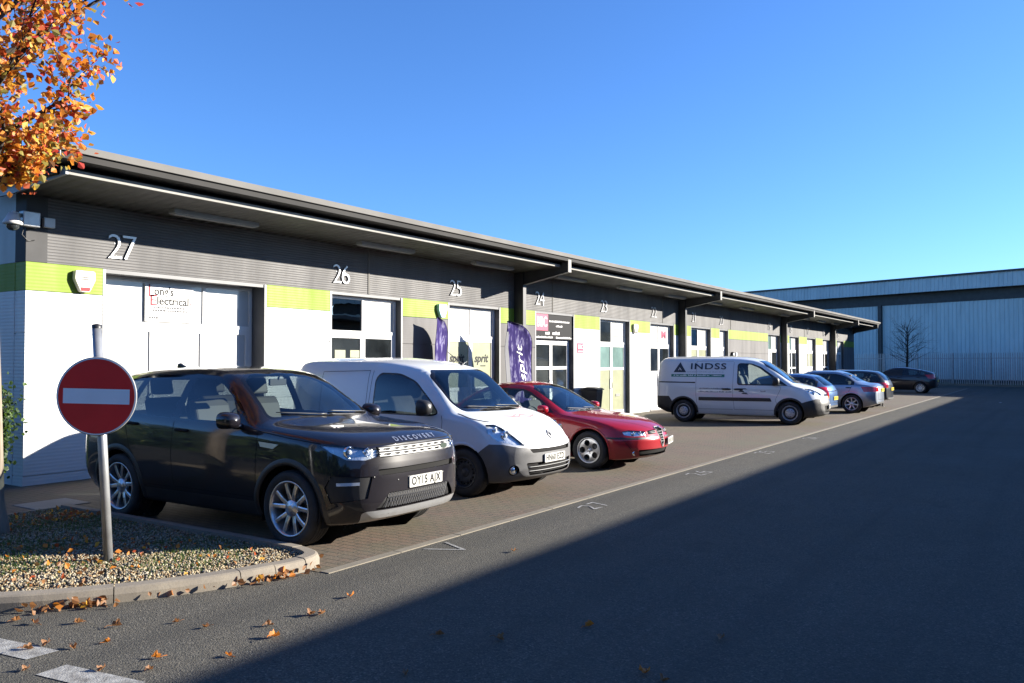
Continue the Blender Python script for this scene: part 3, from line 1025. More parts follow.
# ================================================ small white van, grey bumpers
def build_small_van(root):
    L = 4.21
    cv = dict(
        zb=[(0, .28), (.1, .22), (.3, .20), (3.9, .24), (4.21, .36)],
        wb=[(0, .55), (.1, .72), (.4, .82), (3.8, .82), (4.21, .74)],
        z1=[(0, .40), (4.21, .42)],
        w1=[(0, .70), (.05, .78), (.12, .83), (.25, .87), (.7, .905), (3.7, .905), (4.1, .88), (4.21, .82)],
        zm=[(0, .58), (.6, .70), (4.21, .80)],
        wm=[(0, .72), (.05, .79), (.12, .84), (.25, .88), (.6, .912), (3.8, .918), (4.1, .89), (4.21, .84)],
        zs=[(0, .70), (.08, .76), (.2, .83), (.4, .92), (.8, 1.02), (1.2, 1.06), (2.2, 1.06), (4.21, 1.10)],
        ws=[(0, .66), (.06, .73), (.14, .78), (.3, .835), (.7, .885), (1.1, .90), (3.8, .903), (4.1, .88), (4.21, .83)],
        zr=[(0, .72), (.08, .80), (.2, .875), (.4, .955), (.78, 1.06), (1.0, 1.105), (1.15, 1.215), (1.4, 1.45), (1.6, 1.60), (1.82, 1.665), (2.4, 1.735), (3.8, 1.745), (4.1, 1.73), (4.21, 1.66)],
        wr=[(0, .48), (.06, .56), (.3, .64), (.8, .74), (1.1, .755), (1.5, .735), (1.9, .745), (2.6, .79), (4.0, .81), (4.21, .77)],
        zt=[(0, .74), (.08, .835), (.25, .935), (.5, 1.025), (.8, 1.105), (1.0, 1.155), (1.1, 1.225), (1.35, 1.46), (1.55, 1.63), (1.74, 1.715), (2.1, 1.785), (2.6, 1.83), (3.8, 1.835), (4.1, 1.81), (4.21, 1.70)])

    def nose(w, z):
        d = .30 * (w / .9) ** 2.6
        zz = [(0.2, .09), (.30, .02), (.38, 0), (.60, 0), (.68, .02), (.75, .05)]
        return d + np.interp(z, [p[0] for p in zz], [p[1] for p in zz])
    sp = dict(L=L, curves=cv, nose=nose, tail=lambda w, z: .06 * (w / .9) ** 3 + max(0, z - 1) * .05)
    car = Car(sp, root); car.paint = M['paint_white']
    AX = (.86, 3.557); RT = .318; AR = .375
    fr = [rounded([(1.26, 1.065), (1.42, 1.03), (2.45, 1.04), (2.47, 1.12), (2.47, 1.52), (2.40, 1.615), (2.05, 1.605), (1.75, 1.50), (1.42, 1.22)], .08, 5)]
    pn = [rounded([(1.29, 1.075), (1.44, 1.05), (2.43, 1.06), (2.45, 1.13), (2.45, 1.51), (2.38, 1.595), (2.06, 1.585), (1.77, 1.485), (1.45, 1.22)], .08, 5)]
    side_glass(car, fr, pn, M['black_plastic'], M['glass_dark'])
    tw = lambda c, n: n.y < -.15 and c.z > 1.08 and c.y < -.3
    a = car.region('windscreen_surround', M['gloss_black'], 'F', rounded([(-.70, 1.10), (0, 1.095), (.70, 1.10), (.745, 1.2), (.70, 1.565), (.58, 1.655), (-.58, 1.655), (-.70, 1.565), (-.745, 1.2)], .04), test=tw)
    car.region('windscreen', M['glass_front'], 'F', rounded([(-.67, 1.14), (.67, 1.14), (.71, 1.22), (.665, 1.55), (.55, 1.635), (-.55, 1.635), (-.665, 1.55), (-.71, 1.22)], .05), only=(a,), test=tw)
    LP = [(.845, .52, .96), (.80, .38, .985), (.72, .22, .90), (.66, .08, .765), (.62, .02, .705), (.74, .14, .712), (.83, .36, .755), (.86, .5, .85)]
    li = lamp(car, LP, R(38), R(14), None, M['lamp_housing'], None)
    k = car.region('bumper', M['grey_plastic'], 'L', [(-.5, .05), (.95, .05), (.66, .555), (.42, .735), (.30, .705), (-.5, .695)], facing=None, test=lambda c, n: c.y < -.8)
    car.region('bumper', M['grey_plastic'], 'L', [(4.0, .05), (4.4, .05), (4.4, .60), (4.0, .60)], facing=None, test=lambda c, n: c.y > 1.0)
    arches(car, AX, RT, AR, .9)
    car.region('sill_cladding', M['grey_plastic'], 'L', [(.5, .05), (4.4, .05), (4.4, .33), (.5, .33)], facing=None, test=lambda c, n: abs(c.x) > .5)
    fb = lambda c, n: c.y < -L / 2 + .6
    car.region('air_slot', M['black'], 'F', rounded([(-.46, .585), (.46, .585), (.50, .635), (-.50, .635)], .015), only=(k,), test=fb, offset=-.03)
    car.region('lower_grille', M['black'], 'F', rounded([(-.50, .30), (.50, .30), (.56, .46), (-.56, .46)], .03), only=(k,), test=fb, offset=-.035)
    for sd in (-1, 1):
        vw = (R(22) * -sd, 0)
        c = P3(car, vw, [(.70, .2, .375)], sd)[0]
        car.region('fog_recess', M['black'], vw, [(c[0] + .068 * math.cos(t * PI / 10), c[1] + .068 * math.sin(t * PI / 10)) for t in range(20)], only=(k,), test=fb, offset=-.02)
    D = doors(car, dict(
        front=rounded([(1.22, .34), (2.50, .34), (2.55, .8), (2.53, 1.67), (2.0, 1.655), (1.72, 1.56), (1.30, 1.2), (1.20, 1.0)], .04)))
    car.finish(car.paint)
    lamp_finish(car, li, LP, [(.73, .27, .835, .062), (.78, .40, .905, .04)], M['lens'])
    wheels(root, car, AX, .89, RT, .195, .195, 'steel', M['rim_black'], AR)
    arch_lip(car, root, AX, RT, AR, M['paint_white'], w=.03, a0=.30, a1=.70, out=.010)
    handles(car, root, D, [((2.40, .93), 'front')], M['black_plastic'], (.19, .04))
    car.seams('panel_gaps', M['black'], [(v, l) for v in 'LR' for l in (
        [(1.22, 1.05), (1.2, .98), (1.22, .36)], [(2.53, 1.64), (2.55, 1.1), (2.55, .8), (2.50, .35), (1.22, .35)], [(2.6, .35), (2.6, 1.65)], [(3.52, .98), (3.52, 1.62), (2.6, 1.64)], [(2.6, .86), (4.05, .88)],
        [(.56, .98), (.8, 1.03), (1.0, 1.08)])] + [('F', [(-.62, .70), (0, .695), (.62, .70)])], .007)
    U, V, D_ = car.axes('F')
    bars = MB()
    for z in (.352, .405):
        pts = []
        for i in range(25):
            w = -.53 + 1.06 * i / 24; l, n = car.hit(w, z, U, V, D_); pts.append(l + Vector((0, .006, 0)))
        bars.tube(pts, .005, 6)
    bars.build('grille_bars', M['satin_silver'], root)
    for sd in (-1, 1):
        l, n = car.hit(sd * .70, .375, U, V, D_)
        fg = MB(); d = Vector((sd * .3, -1, 0)).normalized(); x = d.cross(ZV).normalized()
        fm = frame(l + Vector((0, .02, 0)), x, ZV)
        if (fm @ Vector((0, 0, 1)) - fm @ Vector((0, 0, 0))).y > 0: fm = frame(l + Vector((0, .02, 0)), -x, ZV)
        fg.lathe([(.0, .012), (.03, .01), (.042, .0), (.05, .012), (.054, .008), (.054, -.03)], 20, fm); fg.build('fog_light', M['chrome'], root)
    l, n = car.hit(0, .79, U, V, D_)
    up = (ZV - n * ZV.dot(n)).normalized(); bm_ = frame(l + n * .006, up.cross(n), up)
    dg = MB()
    out = [(0, .075), (.048, 0), (0, -.075), (-.048, 0)]; inn = [(0, .043), (.026, 0), (0, -.043), (-.026, 0)]
    vs = [bm_ @ Vector((x, y, .006)) for x, y in out] + [bm_ @ Vector((x, y, .012)) for x, y in inn] + [bm_ @ Vector((x, y, -.008)) for x, y in out]
    dg.add(vs, [(i, (i + 1) % 4, 4 + (i + 1) % 4, 4 + i) for i in range(4)] + [(i, 8 + i, 8 + (i + 1) % 4, (i + 1) % 4) for i in range(4)])
    dg.build('badge', M['satin_silver'], root, fix=True)
    l, n = car.hit(0, .50, U, V, D_)
    plate(root, l + Vector((0, -.01, .0)), -1, .52, .111, 'HN60 EZD', M['plate_white'])
    # faded red lettering on the bonnet
    car.seams('sticker', M['faded_red'], [('T', rounded([(-.34, .62), (-.1, .50), (.05, .58), (.32, .44)], .05)), ('T', rounded([(-.25, .52), (0, .60), (.12, .46), (.34, .54)], .05)), ('T', [(-.36, .56), (.3, .40)])], .016, .002)
    for vw, sd in SIDES: mirror(root, car, 1.44, 1.15, .91, sd, M['black_plastic'], M['mirror'], (.13, .22, .20))
    wipers(car, root, [(.66, 1.12, .02, 1.155), (.0, 1.125, -.6, 1.16)])
    cabin(root, L, 1.28, 1.06, .76, [(-.38, 2.15), (.38, 2.15)], .64, -.38, s_back=2.6)
    bh = MB(); bh.box(-.72, .72, 2.62 - L / 2, 2.65 - L / 2, .3, 1.66); bh.build('bulkhead', M['trim'], root)
    ae = MB(); ae.tube([(.35, 1.82 - L / 2, 1.74), (.36, 2.10 - L / 2, 1.92)], [.009, .004], 6); ae.lathe([(.03, -.02), (.028, .0), (.012, .02), (0, .02)], 12, Matrix.Translation((.35, 1.82 - L / 2, 1.735))); ae.build('aerial', M['black_plastic'], root)
    return car


# ================================================ red saloon
def build_red_saloon(root):
    L = 4.43
    cv = dict(
        zb=[(0, .24), (.1, .19), (.4, .17), (4.0, .2), (4.43, .32)],
        wb=[(0, .50), (.1, .66), (.4, .78), (3.8, .78), (4.43, .66)],
        z1=[(0, .32), (4.43, .38)],
        w1=[(0, .58), (.05, .67), (.12, .74), (.3, .82), (.7, .86), (3.6, .86), (4.2, .80), (4.43, .68)],
        zm=[(0, .45), (.5, .52), (1.2, .58), (4.43, .62)],
        wm=[(0, .60), (.05, .69), (.12, .76), (.3, .835), (.75, .872), (3.6, .872), (4.2, .81), (4.43, .70)],
        zs=[(0, .60), (.1, .645), (.4, .71), (1.0, .81), (1.5, .865), (2.6, .90), (3.6, .92), (4.2, .93), (4.43, .88)],
        ws=[(0, .54), (.06, .63), (.15, .70), (.35, .78), (.8, .825), (1.4, .835), (3.5, .825), (4.1, .76), (4.43, .64)],
        zr=[(0, .625), (.1, .675), (.4, .755), (1.0, .855), (1.42, .905), (1.6, .985), (1.9, 1.155), (2.15, 1.28), (2.35, 1.33), (2.7, 1.35), (3.1, 1.325), (3.4, 1.24), (3.65, 1.10), (3.85, .985), (4.2, .955), (4.43, .91)],
        wr=[(0, .42), (.06, .50), (.3, .60), (.9, .66), (1.42, .69), (1.7, .65), (2.1, .575), (2.5, .55), (3.0, .55), (3.4, .585), (3.8, .66), (4.2, .64), (4.43, .55)],
        zt=[(0, .64), (.08, .69), (.3, .765), (.7, .835), (1.2, .90), (1.40, .93), (1.6, 1.03), (1.9, 1.20), (2.15, 1.335), (2.3, 1.38), (2.6, 1.412), (3.0, 1.395), (3.3, 1.325), (3.6, 1.18), (3.85, 1.02), (4.2, .985), (4.43, .93)])

    def nose(w, z):
        d = .42 * (w / .87) ** 2.4
        zz = [(0.15, .10), (.25, .04), (.35, 0), (.50, 0), (.60, .05), (.70, .08)]
        return d + np.interp(z, [p[0] for p in zz], [p[1] for p in zz])
    sp = dict(L=L, curves=cv, nose=nose, tail=lambda w, z: .2 * (w / .87) ** 3)
    car = Car(sp, root); car.paint = M['paint_red']
    AX = (.93, 3.525); RT = .314; AR = .365
    fr = [[(1.62, .90), (2.80, .925), (2.80, 1.305), (2.38, 1.29), (2.2, 1.235), (1.92, 1.09)], [(2.80, .925), (3.62, .955), (3.56, 1.05), (3.36, 1.185), (3.1, 1.275), (2.80, 1.305)]]
    pn = [rounded([(1.72, .925), (2.68, .945), (2.70, 1.275), (2.40, 1.262), (2.22, 1.205), (1.94, 1.07)], .025), rounded([(2.78, .95), (3.52, .975), (3.44, 1.07), (3.28, 1.18), (3.05, 1.245), (2.78, 1.275)], .03)]
    side_glass(car, fr, pn, M['black_plastic'], M['glass_clear'])
    tw = lambda c, n: n.y < -.12 and c.z > .88 and c.y < .2 and c.y > -1.0
    a = car.region('windscreen_surround', M['gloss_black'], 'F', rounded([(-.66, .915), (.66, .915), (.53, 1.29), (.38, 1.36), (-.38, 1.36), (-.53, 1.29)], .03), test=tw)
    car.region('windscreen', M['glass_front'], 'F', rounded([(-.63, .935), (.63, .935), (.51, 1.275), (.37, 1.342), (-.37, 1.342), (-.51, 1.275)], .04), only=(a,), test=tw)
    car.region('rear_window', M['glass_dark'], 'B', rounded([(-.56, 1.04), (.56, 1.04), (.47, 1.31), (-.47, 1.31)], .06), test=lambda c, n: n.y > .12 and c.z > 1.0)
    LP = [(.69, .22, .665), (.45, .06, .64), (.43, .03, .575), (.66, .16, .565), (.74, .30, .585), (.75, .34, .64)]
    li = lamp(car, LP, R(28), R(5), None, M['lamp_housing'], None)
    fb = lambda c, n: c.y < -L / 2 + .7
    sh = car.region('grille', M['black'], 'F', rounded([(0, .355), (.055, .43), (.115, .655), (.06, .685), (-.06, .685), (-.115, .655), (-.055, .43)], .015), test=fb, offset=-.02)
    for sd in (-1, 1):
        car.region('air_slot', M['black'], 'F', [(sd * w, z) for w, z in ((.15, .585), (.36, .575), (.37, .635), (.15, .65))][::sd], test=fb, offset=-.02)
    lg = car.region('lower_grille', M['black'], 'F', rounded([(-.52, .235), (.52, .235), (.58, .34), (-.58, .34)], .025), test=fb, offset=-.03)
    rs = car.region('bumper_strip', M['black_plastic'], 'L', [(-.3, .505), (.78, .515), (.78, .545), (-.3, .535)], facing=None, test=lambda c, n: c.y < -1.3 and abs(c.x) > .12, offset=.004)
    arches(car, AX, RT, AR, .87)
    D = doors(car, dict(
        front=rounded([(1.48, .30), (2.66, .30), (2.74, .6), (2.74, 1.33), (2.3, 1.315), (2.05, 1.21), (1.60, .95), (1.48, .86)], .03),
        rear=rounded([(2.74, .30), (3.05, .30), (3.3, .55), (3.58, .93), (3.5, 1.12), (3.1, 1.30), (2.74, 1.33)], .03)))
    car.finish(car.paint)
    lamp_finish(car, li, LP, [(.62, .18, .61, .036), (.52, .10, .61, .03)], M['lens'])
    wheels(root, car, AX, .862, RT, .205, .205, 'teledial', M['alloy'], AR)
    arch_lip(car, root, AX, RT, AR, M['paint_red'], w=.03, out=.008)
    handles(car, root, D, [((2.58, .80), 'front')], M['silver_trim'], (.16, .03))
    car.seams('panel_gaps', M['black'], [(v, l) for v in 'LR' for l in (
        [(1.48, .86), (1.47, .6), (1.50, .31)], [(2.74, .92), (2.74, .6), (2.66, .31), (1.5, .30)], [(3.56, .93), (3.3, .56), (3.1, .34)])] +
        [('T', [(sd * .20, .10), (sd * .52, .55), (sd * .66, 1.0), (sd * .70, 1.38)]) for sd in (-1, 1)] + [('F', [(-.66, .33), (-.75, .5)])], .006)
    U, V, D_ = car.axes('F')
    gb = MB()
    ring = [(0, .355), (.055, .43), (.115, .655), (.06, .685), (-.06, .685), (-.115, .655), (-.055, .43)]
    ring = rounded(ring, .015)
    gb.tube([car.hit(x, y, U, V, D_)[0] + Vector((0, -.004, 0)) for x, y in ring + ring[:1]], .010, 6, False)
    for z in (.45, .49, .53, .57, .61):
        w = .055 + (z - .43) * .26
        gb.tube([car.hit(-w, z, U, V, D_)[0], car.hit(w, z, U, V, D_)[0]], .006, 5)
    for sd in (-1, 1):
        for z in (.60, .625): gb.tube([car.hit(sd * .16, z, U, V, D_)[0], car.hit(sd * .26, z, U, V, D_)[0], car.hit(sd * .355, z - .003, U, V, D_)[0]], .006, 5)
    gb.build('grille_bars', M['satin_silver'], root)
    em = MB(); l, n = car.hit(0, .665, U, V, D_); em.prism([(.035 * math.cos(t * PI / 10), .035 * math.sin(t * PI / 10)) for t in range(20)], -.004, .006, frame(l + n * .012, (1, 0, 0), (0, -n.z, -n.y))); em.build('badge', M['badge_blue'], root)
    l, n = car.hit(.36, .44, U, V, D_)
    o = plate(root, (0, 0, 0), -1, .52, .111, None, M['plate_white'])
    o.location = (l.x + .04, l.y - .03, l.z); o.rotation_euler = (0, 0, R(14))
    for sd in (-1, 1):
        f = MB(); l, n = car.hit(sd * .60, .285, U, V, D_); f.lathe([(0, .004), (.03, .0), (.036, .008), (.04, -.02)], 16, frame(l + Vector((0, .01, 0)), (1, 0, 0), ZV)); f.build('fog_light', M['chrome'], root)
    for vw, sd in SIDES: mirror(root, car, 1.78, .97, .84, sd, M['paint_red'], M['mirror'], (.11, .13, .18))
    wipers(car, root, [(.55, .93, -.05, .965), (.0, .935, -.55, .97)])
    cabin(root, L, 1.85, .86, .68, [(-.35, 2.55), (.35, 2.55), (-.35, 3.25), (.35, 3.25)], .42, -.35, z_floor=.2, s_back=3.7)
    return car


# ================================================ large white van
def build_panel_van(root):
    L = 4.805
    cv = dict(
        zb=[(0, .30), (.1, .24), (.3, .22), (4.4, .26), (4.805, .40)],
        wb=[(0, .55), (.1, .72), (.4, .84), (4.4, .84), (4.805, .78)],
        z1=[(0, .42), (4.805, .44)],
        w1=[(0, .70), (.05, .79), (.12, .85), (.3, .905), (.8, .935), (4.4, .935), (4.7, .91), (4.805, .86)],
        zm=[(0, .62), (.6, .74), (4.805, .85)],
        wm=[(0, .72), (.05, .80), (.12, .86), (.3, .915), (.75, .945), (4.4, .948), (4.7, .925), (4.805, .88)],
        zs=[(0, .82), (.1, .88), (.3, .95), (.7, 1.03), (1.1, 1.08), (2.2, 1.10), (4.805, 1.14)],
        ws=[(0, .66), (.06, .74), (.14, .80), (.3, .865), (.7, .915), (1.1, .93), (4.4, .93), (4.7, .905), (4.805, .86)],
        zr=[(0, .85), (.1, .925), (.4, 1.03), (.80, 1.13), (1.0, 1.24), (1.4, 1.53), (1.7, 1.71), (1.95, 1.78), (2.5, 1.83), (4.4, 1.83), (4.7, 1.80), (4.805, 1.74)],
        wr=[(0, .48), (.06, .58), (.3, .68), (.8, .77), (1.1, .79), (1.6, .765), (2.0, .755), (2.8, .77), (4.5, .77), (4.805, .73)],
        zt=[(0, .87), (.08, .94), (.3, 1.03), (.6, 1.11), (.88, 1.18), (1.0, 1.27), (1.4, 1.585), (1.7, 1.785), (1.9, 1.86), (2.3, 1.92), (2.8, 1.94), (4.4, 1.93), (4.7, 1.90), (4.805, 1.80)])

    def nose(w, z):
        d = .34 * (w / .93) ** 2.6
        zz = [(0.2, .09), (.30, .02), (.40, 0), (.62, 0), (.72, .03), (.9, .10)]
        return d + np.interp(z, [p[0] for p in zz], [p[1] for p in zz])
    sp = dict(L=L, curves=cv, nose=nose, tail=lambda w, z: .05 * (w / .93) ** 3 + max(0, z - 1.1) * .10)
    car = Car(sp, root); car.paint = M['paint_white']
    AX = (.975, 3.975); RT = .328; AR = .385
    fr = [rounded([(1.02, 1.09), (2.38, 1.10), (2.42, 1.15), (2.42, 1.68), (2.36, 1.735), (2.02, 1.72), (1.76, 1.62)], .04)]
    pn = [rounded([(1.42, 1.13), (2.35, 1.135), (2.38, 1.17), (2.38, 1.66), (2.33, 1.705), (2.05, 1.69), (1.80, 1.585), (1.40, 1.28)], .035), rounded([(1.12, 1.105), (1.33, 1.11), (1.33, 1.24)], .015)]
    side_glass(car, fr, pn, M['black_plastic'], M['glass_clear'])
    tw = lambda c, n: n.y < -.15 and c.z > 1.12 and c.y < -.3
    a = car.region('windscreen_surround', M['gloss_black'], 'F', rounded([(-.76, 1.16), (.76, 1.16), (.735, 1.65), (.60, 1.80), (-.60, 1.80), (-.735, 1.65)], .04), test=tw)
    car.region('windscreen', M['glass_front'], 'F', rounded([(-.73, 1.19), (.73, 1.19), (.705, 1.635), (.57, 1.775), (-.57, 1.775), (-.705, 1.635)], .05), only=(a,), test=tw)
    LP = [(.87, .56, 1.03), (.78, .36, 1.035), (.62, .12, .92), (.60, .08, .82), (.72, .14, .80), (.84, .34, .86), (.90, .5, .94)]
    li = lamp(car, LP, R(35), R(10), None, M['lamp_housing'], None)
    k = car.region('bumper', M['dark_plastic'], 'L', [(-.5, .05), (.90, .05), (.66, .62), (.30, .73), (-.5, .73)], facing=None, test=lambda c, n: c.y < -.9)
    car.region('bumper', M['dark_plastic'], 'L', [(4.28, .05), (5.2, .05), (5.2, .76), (4.40, .76), (4.30, .6)], facing=None, test=lambda c, n: c.y > 1.2)
    arches(car, AX, RT, AR, .93)
    for vw, sd in SIDES:
        t = lambda c, n, sd=sd: c.x * sd > .5
        car.region('rub_strip', M['black_plastic'], vw, rounded([(1.46, .645), (3.52, .645), (3.52, .745), (1.50, .745)], .02), test=t, offset=.012)
        car.region('slide_rail', M['black_plastic'], vw, [(3.62, 1.145), (4.72, 1.155), (4.72, 1.19), (3.62, 1.18)], test=t, offset=-.004)
    for vw, sd in SIDES:
        t = lambda c, n, sd=sd: c.x * sd > .5
        car.region('green_stripe', M['sticker_green'], vw, [(2.78, 1.325), (4.34, 1.33), (4.34, 1.405), (2.78, 1.405)], test=t)
        tri = car.region('triangle_logo', M['sticker_dark'], vw, [(3.90, 1.46), (4.28, 1.46), (4.09, 1.76)], test=t)
    fb = lambda c, n: c.y < -L / 2 + .7
    car.region('grille', M['black'], 'F', rounded([(-.42, .80), (.42, .80), (.46, .86), (-.46, .86)], .015), test=fb, offset=-.02)
    car.region('lower_grille', M['black'], 'F', rounded([(-.5, .36), (.5, .36), (.54, .54), (-.54, .54)], .03), only=(k,), test=fb, offset=-.03)
    D = doors(car, dict(
        front=rounded([(1.28, .40), (2.50, .40), (2.54, .8), (2.52, 1.775), (2.0, 1.765), (1.72, 1.66), (1.2, 1.24), (1.22, 1.0), (1.36, .7)], .04),
        sliding=rounded([(2.54, .40), (3.55, .40), (3.60, .8), (3.60, 1.78), (2.54, 1.78)], .04)))
    car.finish(car.paint)
    lamp_finish(car, li, LP, [(.74, .28, .92, .06), (.80, .44, .975, .04)], M['lens'])
    wheels(root, car, AX, .92, RT, .205, .205, 'cap', M['silver_paint'], AR)
    arch_lip(car, root, AX, RT, AR, M['dark_plastic'], w=.05, out=.012)
    handles(car, root, D, [((2.38, .98), 'front'), ((2.72, .98), 'sliding')], M['black_plastic'], (.24, .05))
    car.seams('panel_gaps', M['seam_grey'], [(v, l) for v in 'LR' for l in (
        [(1.22, 1.06), (1.22, 1.0), (1.36, .7), (1.28, .42)], [(2.52, 1.76), (2.54, 1.1), (2.54, .8), (2.50, .41)], [(3.60, 1.78), (3.60, .8), (3.55, .41)], [(2.54, 1.79), (3.60, 1.79)],
        [(1.28, .40), (2.50, .40)], [(2.54, .40), (3.55, .40)], [(.62, 1.02), (.9, 1.07), (1.2, 1.12)], [(4.70, .8), (4.70, 1.8)])], .008)
    for vw, sd in SIDES:
        t = MB(); car.text(t, 'INDSS', .245, vw, 3.25, 1.625, off=.014, fit=1.03, spacing=1.12, bold=.004)
        t.build('lettering', M['sticker_dark'], root)
        t = MB(); car.marks(t, vw, 3.56, 1.366, 1.42, .035, 1)
        for q in ([(4.14, 1.52), (4.10, 1.60), (4.085, 1.60), (4.125, 1.52)], [(4.04, 1.52), (4.075, 1.58), (4.09, 1.57), (4.06, 1.52)]):
            t.add([l + n * .003 for l, n in (car.at(vw, a_, b_) for a_, b_ in q)], [(0, 1, 2, 3)])
        t.build('lettering', M['sticker_white'], root)
        t = MB(); car.marks(t, vw, 3.05, .985, .98, .042, 2); car.marks(t, vw, 3.05, .895, .98, .035, 3); car.marks(t, vw, 3.35, 1.47, 1.1, .018, 4)
        t.build('lettering', M['sticker_grey'], root)
        t = MB()
        for a_, b_ in (((2.12, .98), (2.40, 1.01)), ((2.2, .90), (2.38, .96)), ((2.1, .84), (2.3, .89))):
            pts = [car.at(vw, s, z) for s, z in ((a_[0], a_[1]), (b_[0], a_[1] + .01), (b_[0] - .05, b_[1]), (a_[0] + .06, b_[1]))]
            t.add([l + n * .003 for l, n in pts], [(0, 1, 2, 3)])
        car.marks(t, vw, 1.68, .93, .17, .03, 5)
        t.build('logo', M['sticker_dark'], root)
    U, V, D_ = car.axes('F')
    gb = MB()
    gb.tube([car.hit(-.44 + .88 * i / 12, .83, U, V, D_)[0] for i in range(13)], .008, 5)
    gb.build('grille_bars', M['chrome'], root)
    l, n = car.hit(0, .50, U, V, D_)
    plate(root, l + Vector((0, -.01, 0)), -1, .52, .111, None, M['plate_white'])
    for vw, sd in SIDES: mirror(root, car, 1.36, 1.22, .94, sd, M['black_plastic'], M['mirror'], (.13, .26, .22))
    wipers(car, root, [(.66, 1.175, .02, 1.21), (.0, 1.18, -.6, 1.215)])
    cabin(root, L, 1.42, 1.10, .80, [(-.40, 2.2), (.40, 2.2)], .74, -.40, s_back=2.6)
    bh = MB(); bh.box(-.74, .74, 2.62 - L / 2, 2.65 - L / 2, .3, 1.76); bh.build('bulkhead', M['trim'], root)
    return car


# ================================================ the cars farther along: one recipe, four shapes
def build_far_car(root, L, H, hw, style, pm, rear_lamp, AX, RT, belt, roof, plate_s=None, rimst=('s', 7), amber=False, nsides=True):
    """style: 'saloon' | 'hatch' | 'estate' | 'fastback'"""
    b = belt
    rear = dict(
        saloon=dict(zt=[(L * .68, H - .02), (L * .77, H - .12), (L * .86, b + .17), (L * .90, b + .11), (L - .12, b + .07), (L, b - .02)], wr=[(L * .68, hw * .63), (L * .86, hw * .72), (L - .1, hw * .72), (L, hw * .6)]),
        hatch=dict(zt=[(L * .72, H), (L * .86, H - .06), (L * .93, H - .22), (L - .08, b + .08), (L, b - .1)], wr=[(L * .72, hw * .64), (L * .9, hw * .64), (L, hw * .7)]),
        estate=dict(zt=[(L * .72, H - .01), (L * .88, H - .06), (L * .93, H - .16), (L - .08, b + .12), (L, b - .08)], wr=[(L * .72, hw * .65), (L * .9, hw * .64), (L, hw * .70)]),
        fastback=dict(zt=[(L * .60, H - .01), (L * .75, H - .09), (L * .90, b + .30), (L - .10, b + .17), (L, b - .06)], wr=[(L * .6, hw * .63), (L * .85, hw * .60), (L - .05, hw * .66), (L, hw * .62)]))[style]
    c = L * .29
    zt = [(0, b - .25), (.08, b - .19), (.4, b - .09), (c, b + .03), (c + .12, b + .08), (c + .55, b + .36), (c + .85, H - .05), (c + 1.1, H - .01)] + [p for p in rear['zt'] if p[0] > c + 1.15]
    zr = [(s, z - (.02 if z < b + .05 else .055)) for s, z in zt]
    wr = [(0, hw * .5), (.3, hw * .7), (c, hw * .8), (c + .5, hw * .72), (c + .9, hw * .65)] + [p for p in rear['wr'] if p[0] > c + 1.0]
    cv = dict(
        zb=[(0, .26), (.3, .19), (L - .5, .21), (L, .34)],
        wb=[(0, hw * .6), (.3, hw * .88), (L - .6, hw * .9), (L, hw * .74)],
        z1=[(0, .36), (L, .42)],
        w1=[(0, hw * .70), (.06, hw * .80), (.15, hw * .88), (.4, hw * .95), (.9, hw * .985), (L - .9, hw * .985), (L - .3, hw * .95), (L - .1, hw * .88), (L, hw * .78)],
        zm=[(0, .50), (1, .6), (L, .68)],
        wm=[(0, hw * .72), (.06, hw * .82), (.15, hw * .90), (.4, hw * .965), (.9, hw), (L - .9, hw), (L - .3, hw * .965), (L - .1, hw * .90), (L, hw * .80)],
        zs=[(0, b - .27), (.2, b - .2), (c, b - .05), (L * .6, b), (L - .4, b + .03), (L, b - .06)],
        ws=[(0, hw * .64), (.1, hw * .78), (.4, hw * .9), (.9, hw * .95), (L - .9, hw * .955), (L - .3, hw * .90), (L - .08, hw * .80), (L, hw * .70)],
        zr=zr, wr=wr, zt=zt)
    car = Car(dict(L=L, curves=cv, nose=lambda w, z: .34 * (w / hw) ** 2.6 + max(0, z - .5) * .2, tail=lambda w, z: .22 * (w / hw) ** 2.8 + max(0, z - .75) * .12), root)
    car.paint = pm
    AR = RT + .05
    zt_ = pchip(zr)
    # side windows follow the roof line a hand's breadth below it
    s0 = c + .18; s1 = {'saloon': L * .83, 'hatch': L * .90, 'estate': L * .925, 'fastback': L * .87}[style]
    mid = (s0 + s1) * .5

    def top(s): return zt_(s) - .055
    def pane(a, e):
        pts = [(a, b + .015 + .01 * a / L), (e, b + .015 + .01 * e / L)]
        up = [(s, max(top(s), b + .04)) for s in np.linspace(e, a, 8)]
        return pts + [(s, z) for s, z in up]
    hull = lambda pts: convex(pts)
    fr = [hull(pane(s0, mid)), hull(pane(mid, s1))]
    pn = [inset(hull(pane(s0 + .06, mid - .02)), .022), inset(hull(pane(mid + .02, s1 - .05)), .022)]
    side_glass(car, fr, pn, M['black_plastic'], M['glass_far'])
    tw = lambda q, n: n.y < -.12 and q.z > b and q.y < 0
    car.region('windscreen', M['glass_front'], 'F', rounded([(-hw * .74, b + .07), (hw * .74, b + .07), (hw * .60, H - .12), (hw * .42, H - .065), (-hw * .42, H - .065), (-hw * .60, H - .12)], .04), test=tw)
    zlo = {'saloon': b + .16, 'hatch': b + .08, 'estate': b + .10, 'fastback': b + .22}[style]
    car.region('rear_window', M['glass_far'], 'B', rounded([(-hw * .66, zlo), (hw * .66, zlo), (hw * .55, H - .10), (-hw * .55, H - .10)], .05), test=lambda q, n: n.y > .08 and q.z > b + .02 and q.y > 0)
    li = lamp(car, [(hw * .86, .40, b - .14), (hw * .62, .12, b - .22), (hw * .60, .08, b - .32), (hw * .84, .26, b - .30), (hw * .93, .48, b - .2)], R(30), R(8), None, M['lamp_housing'], None)
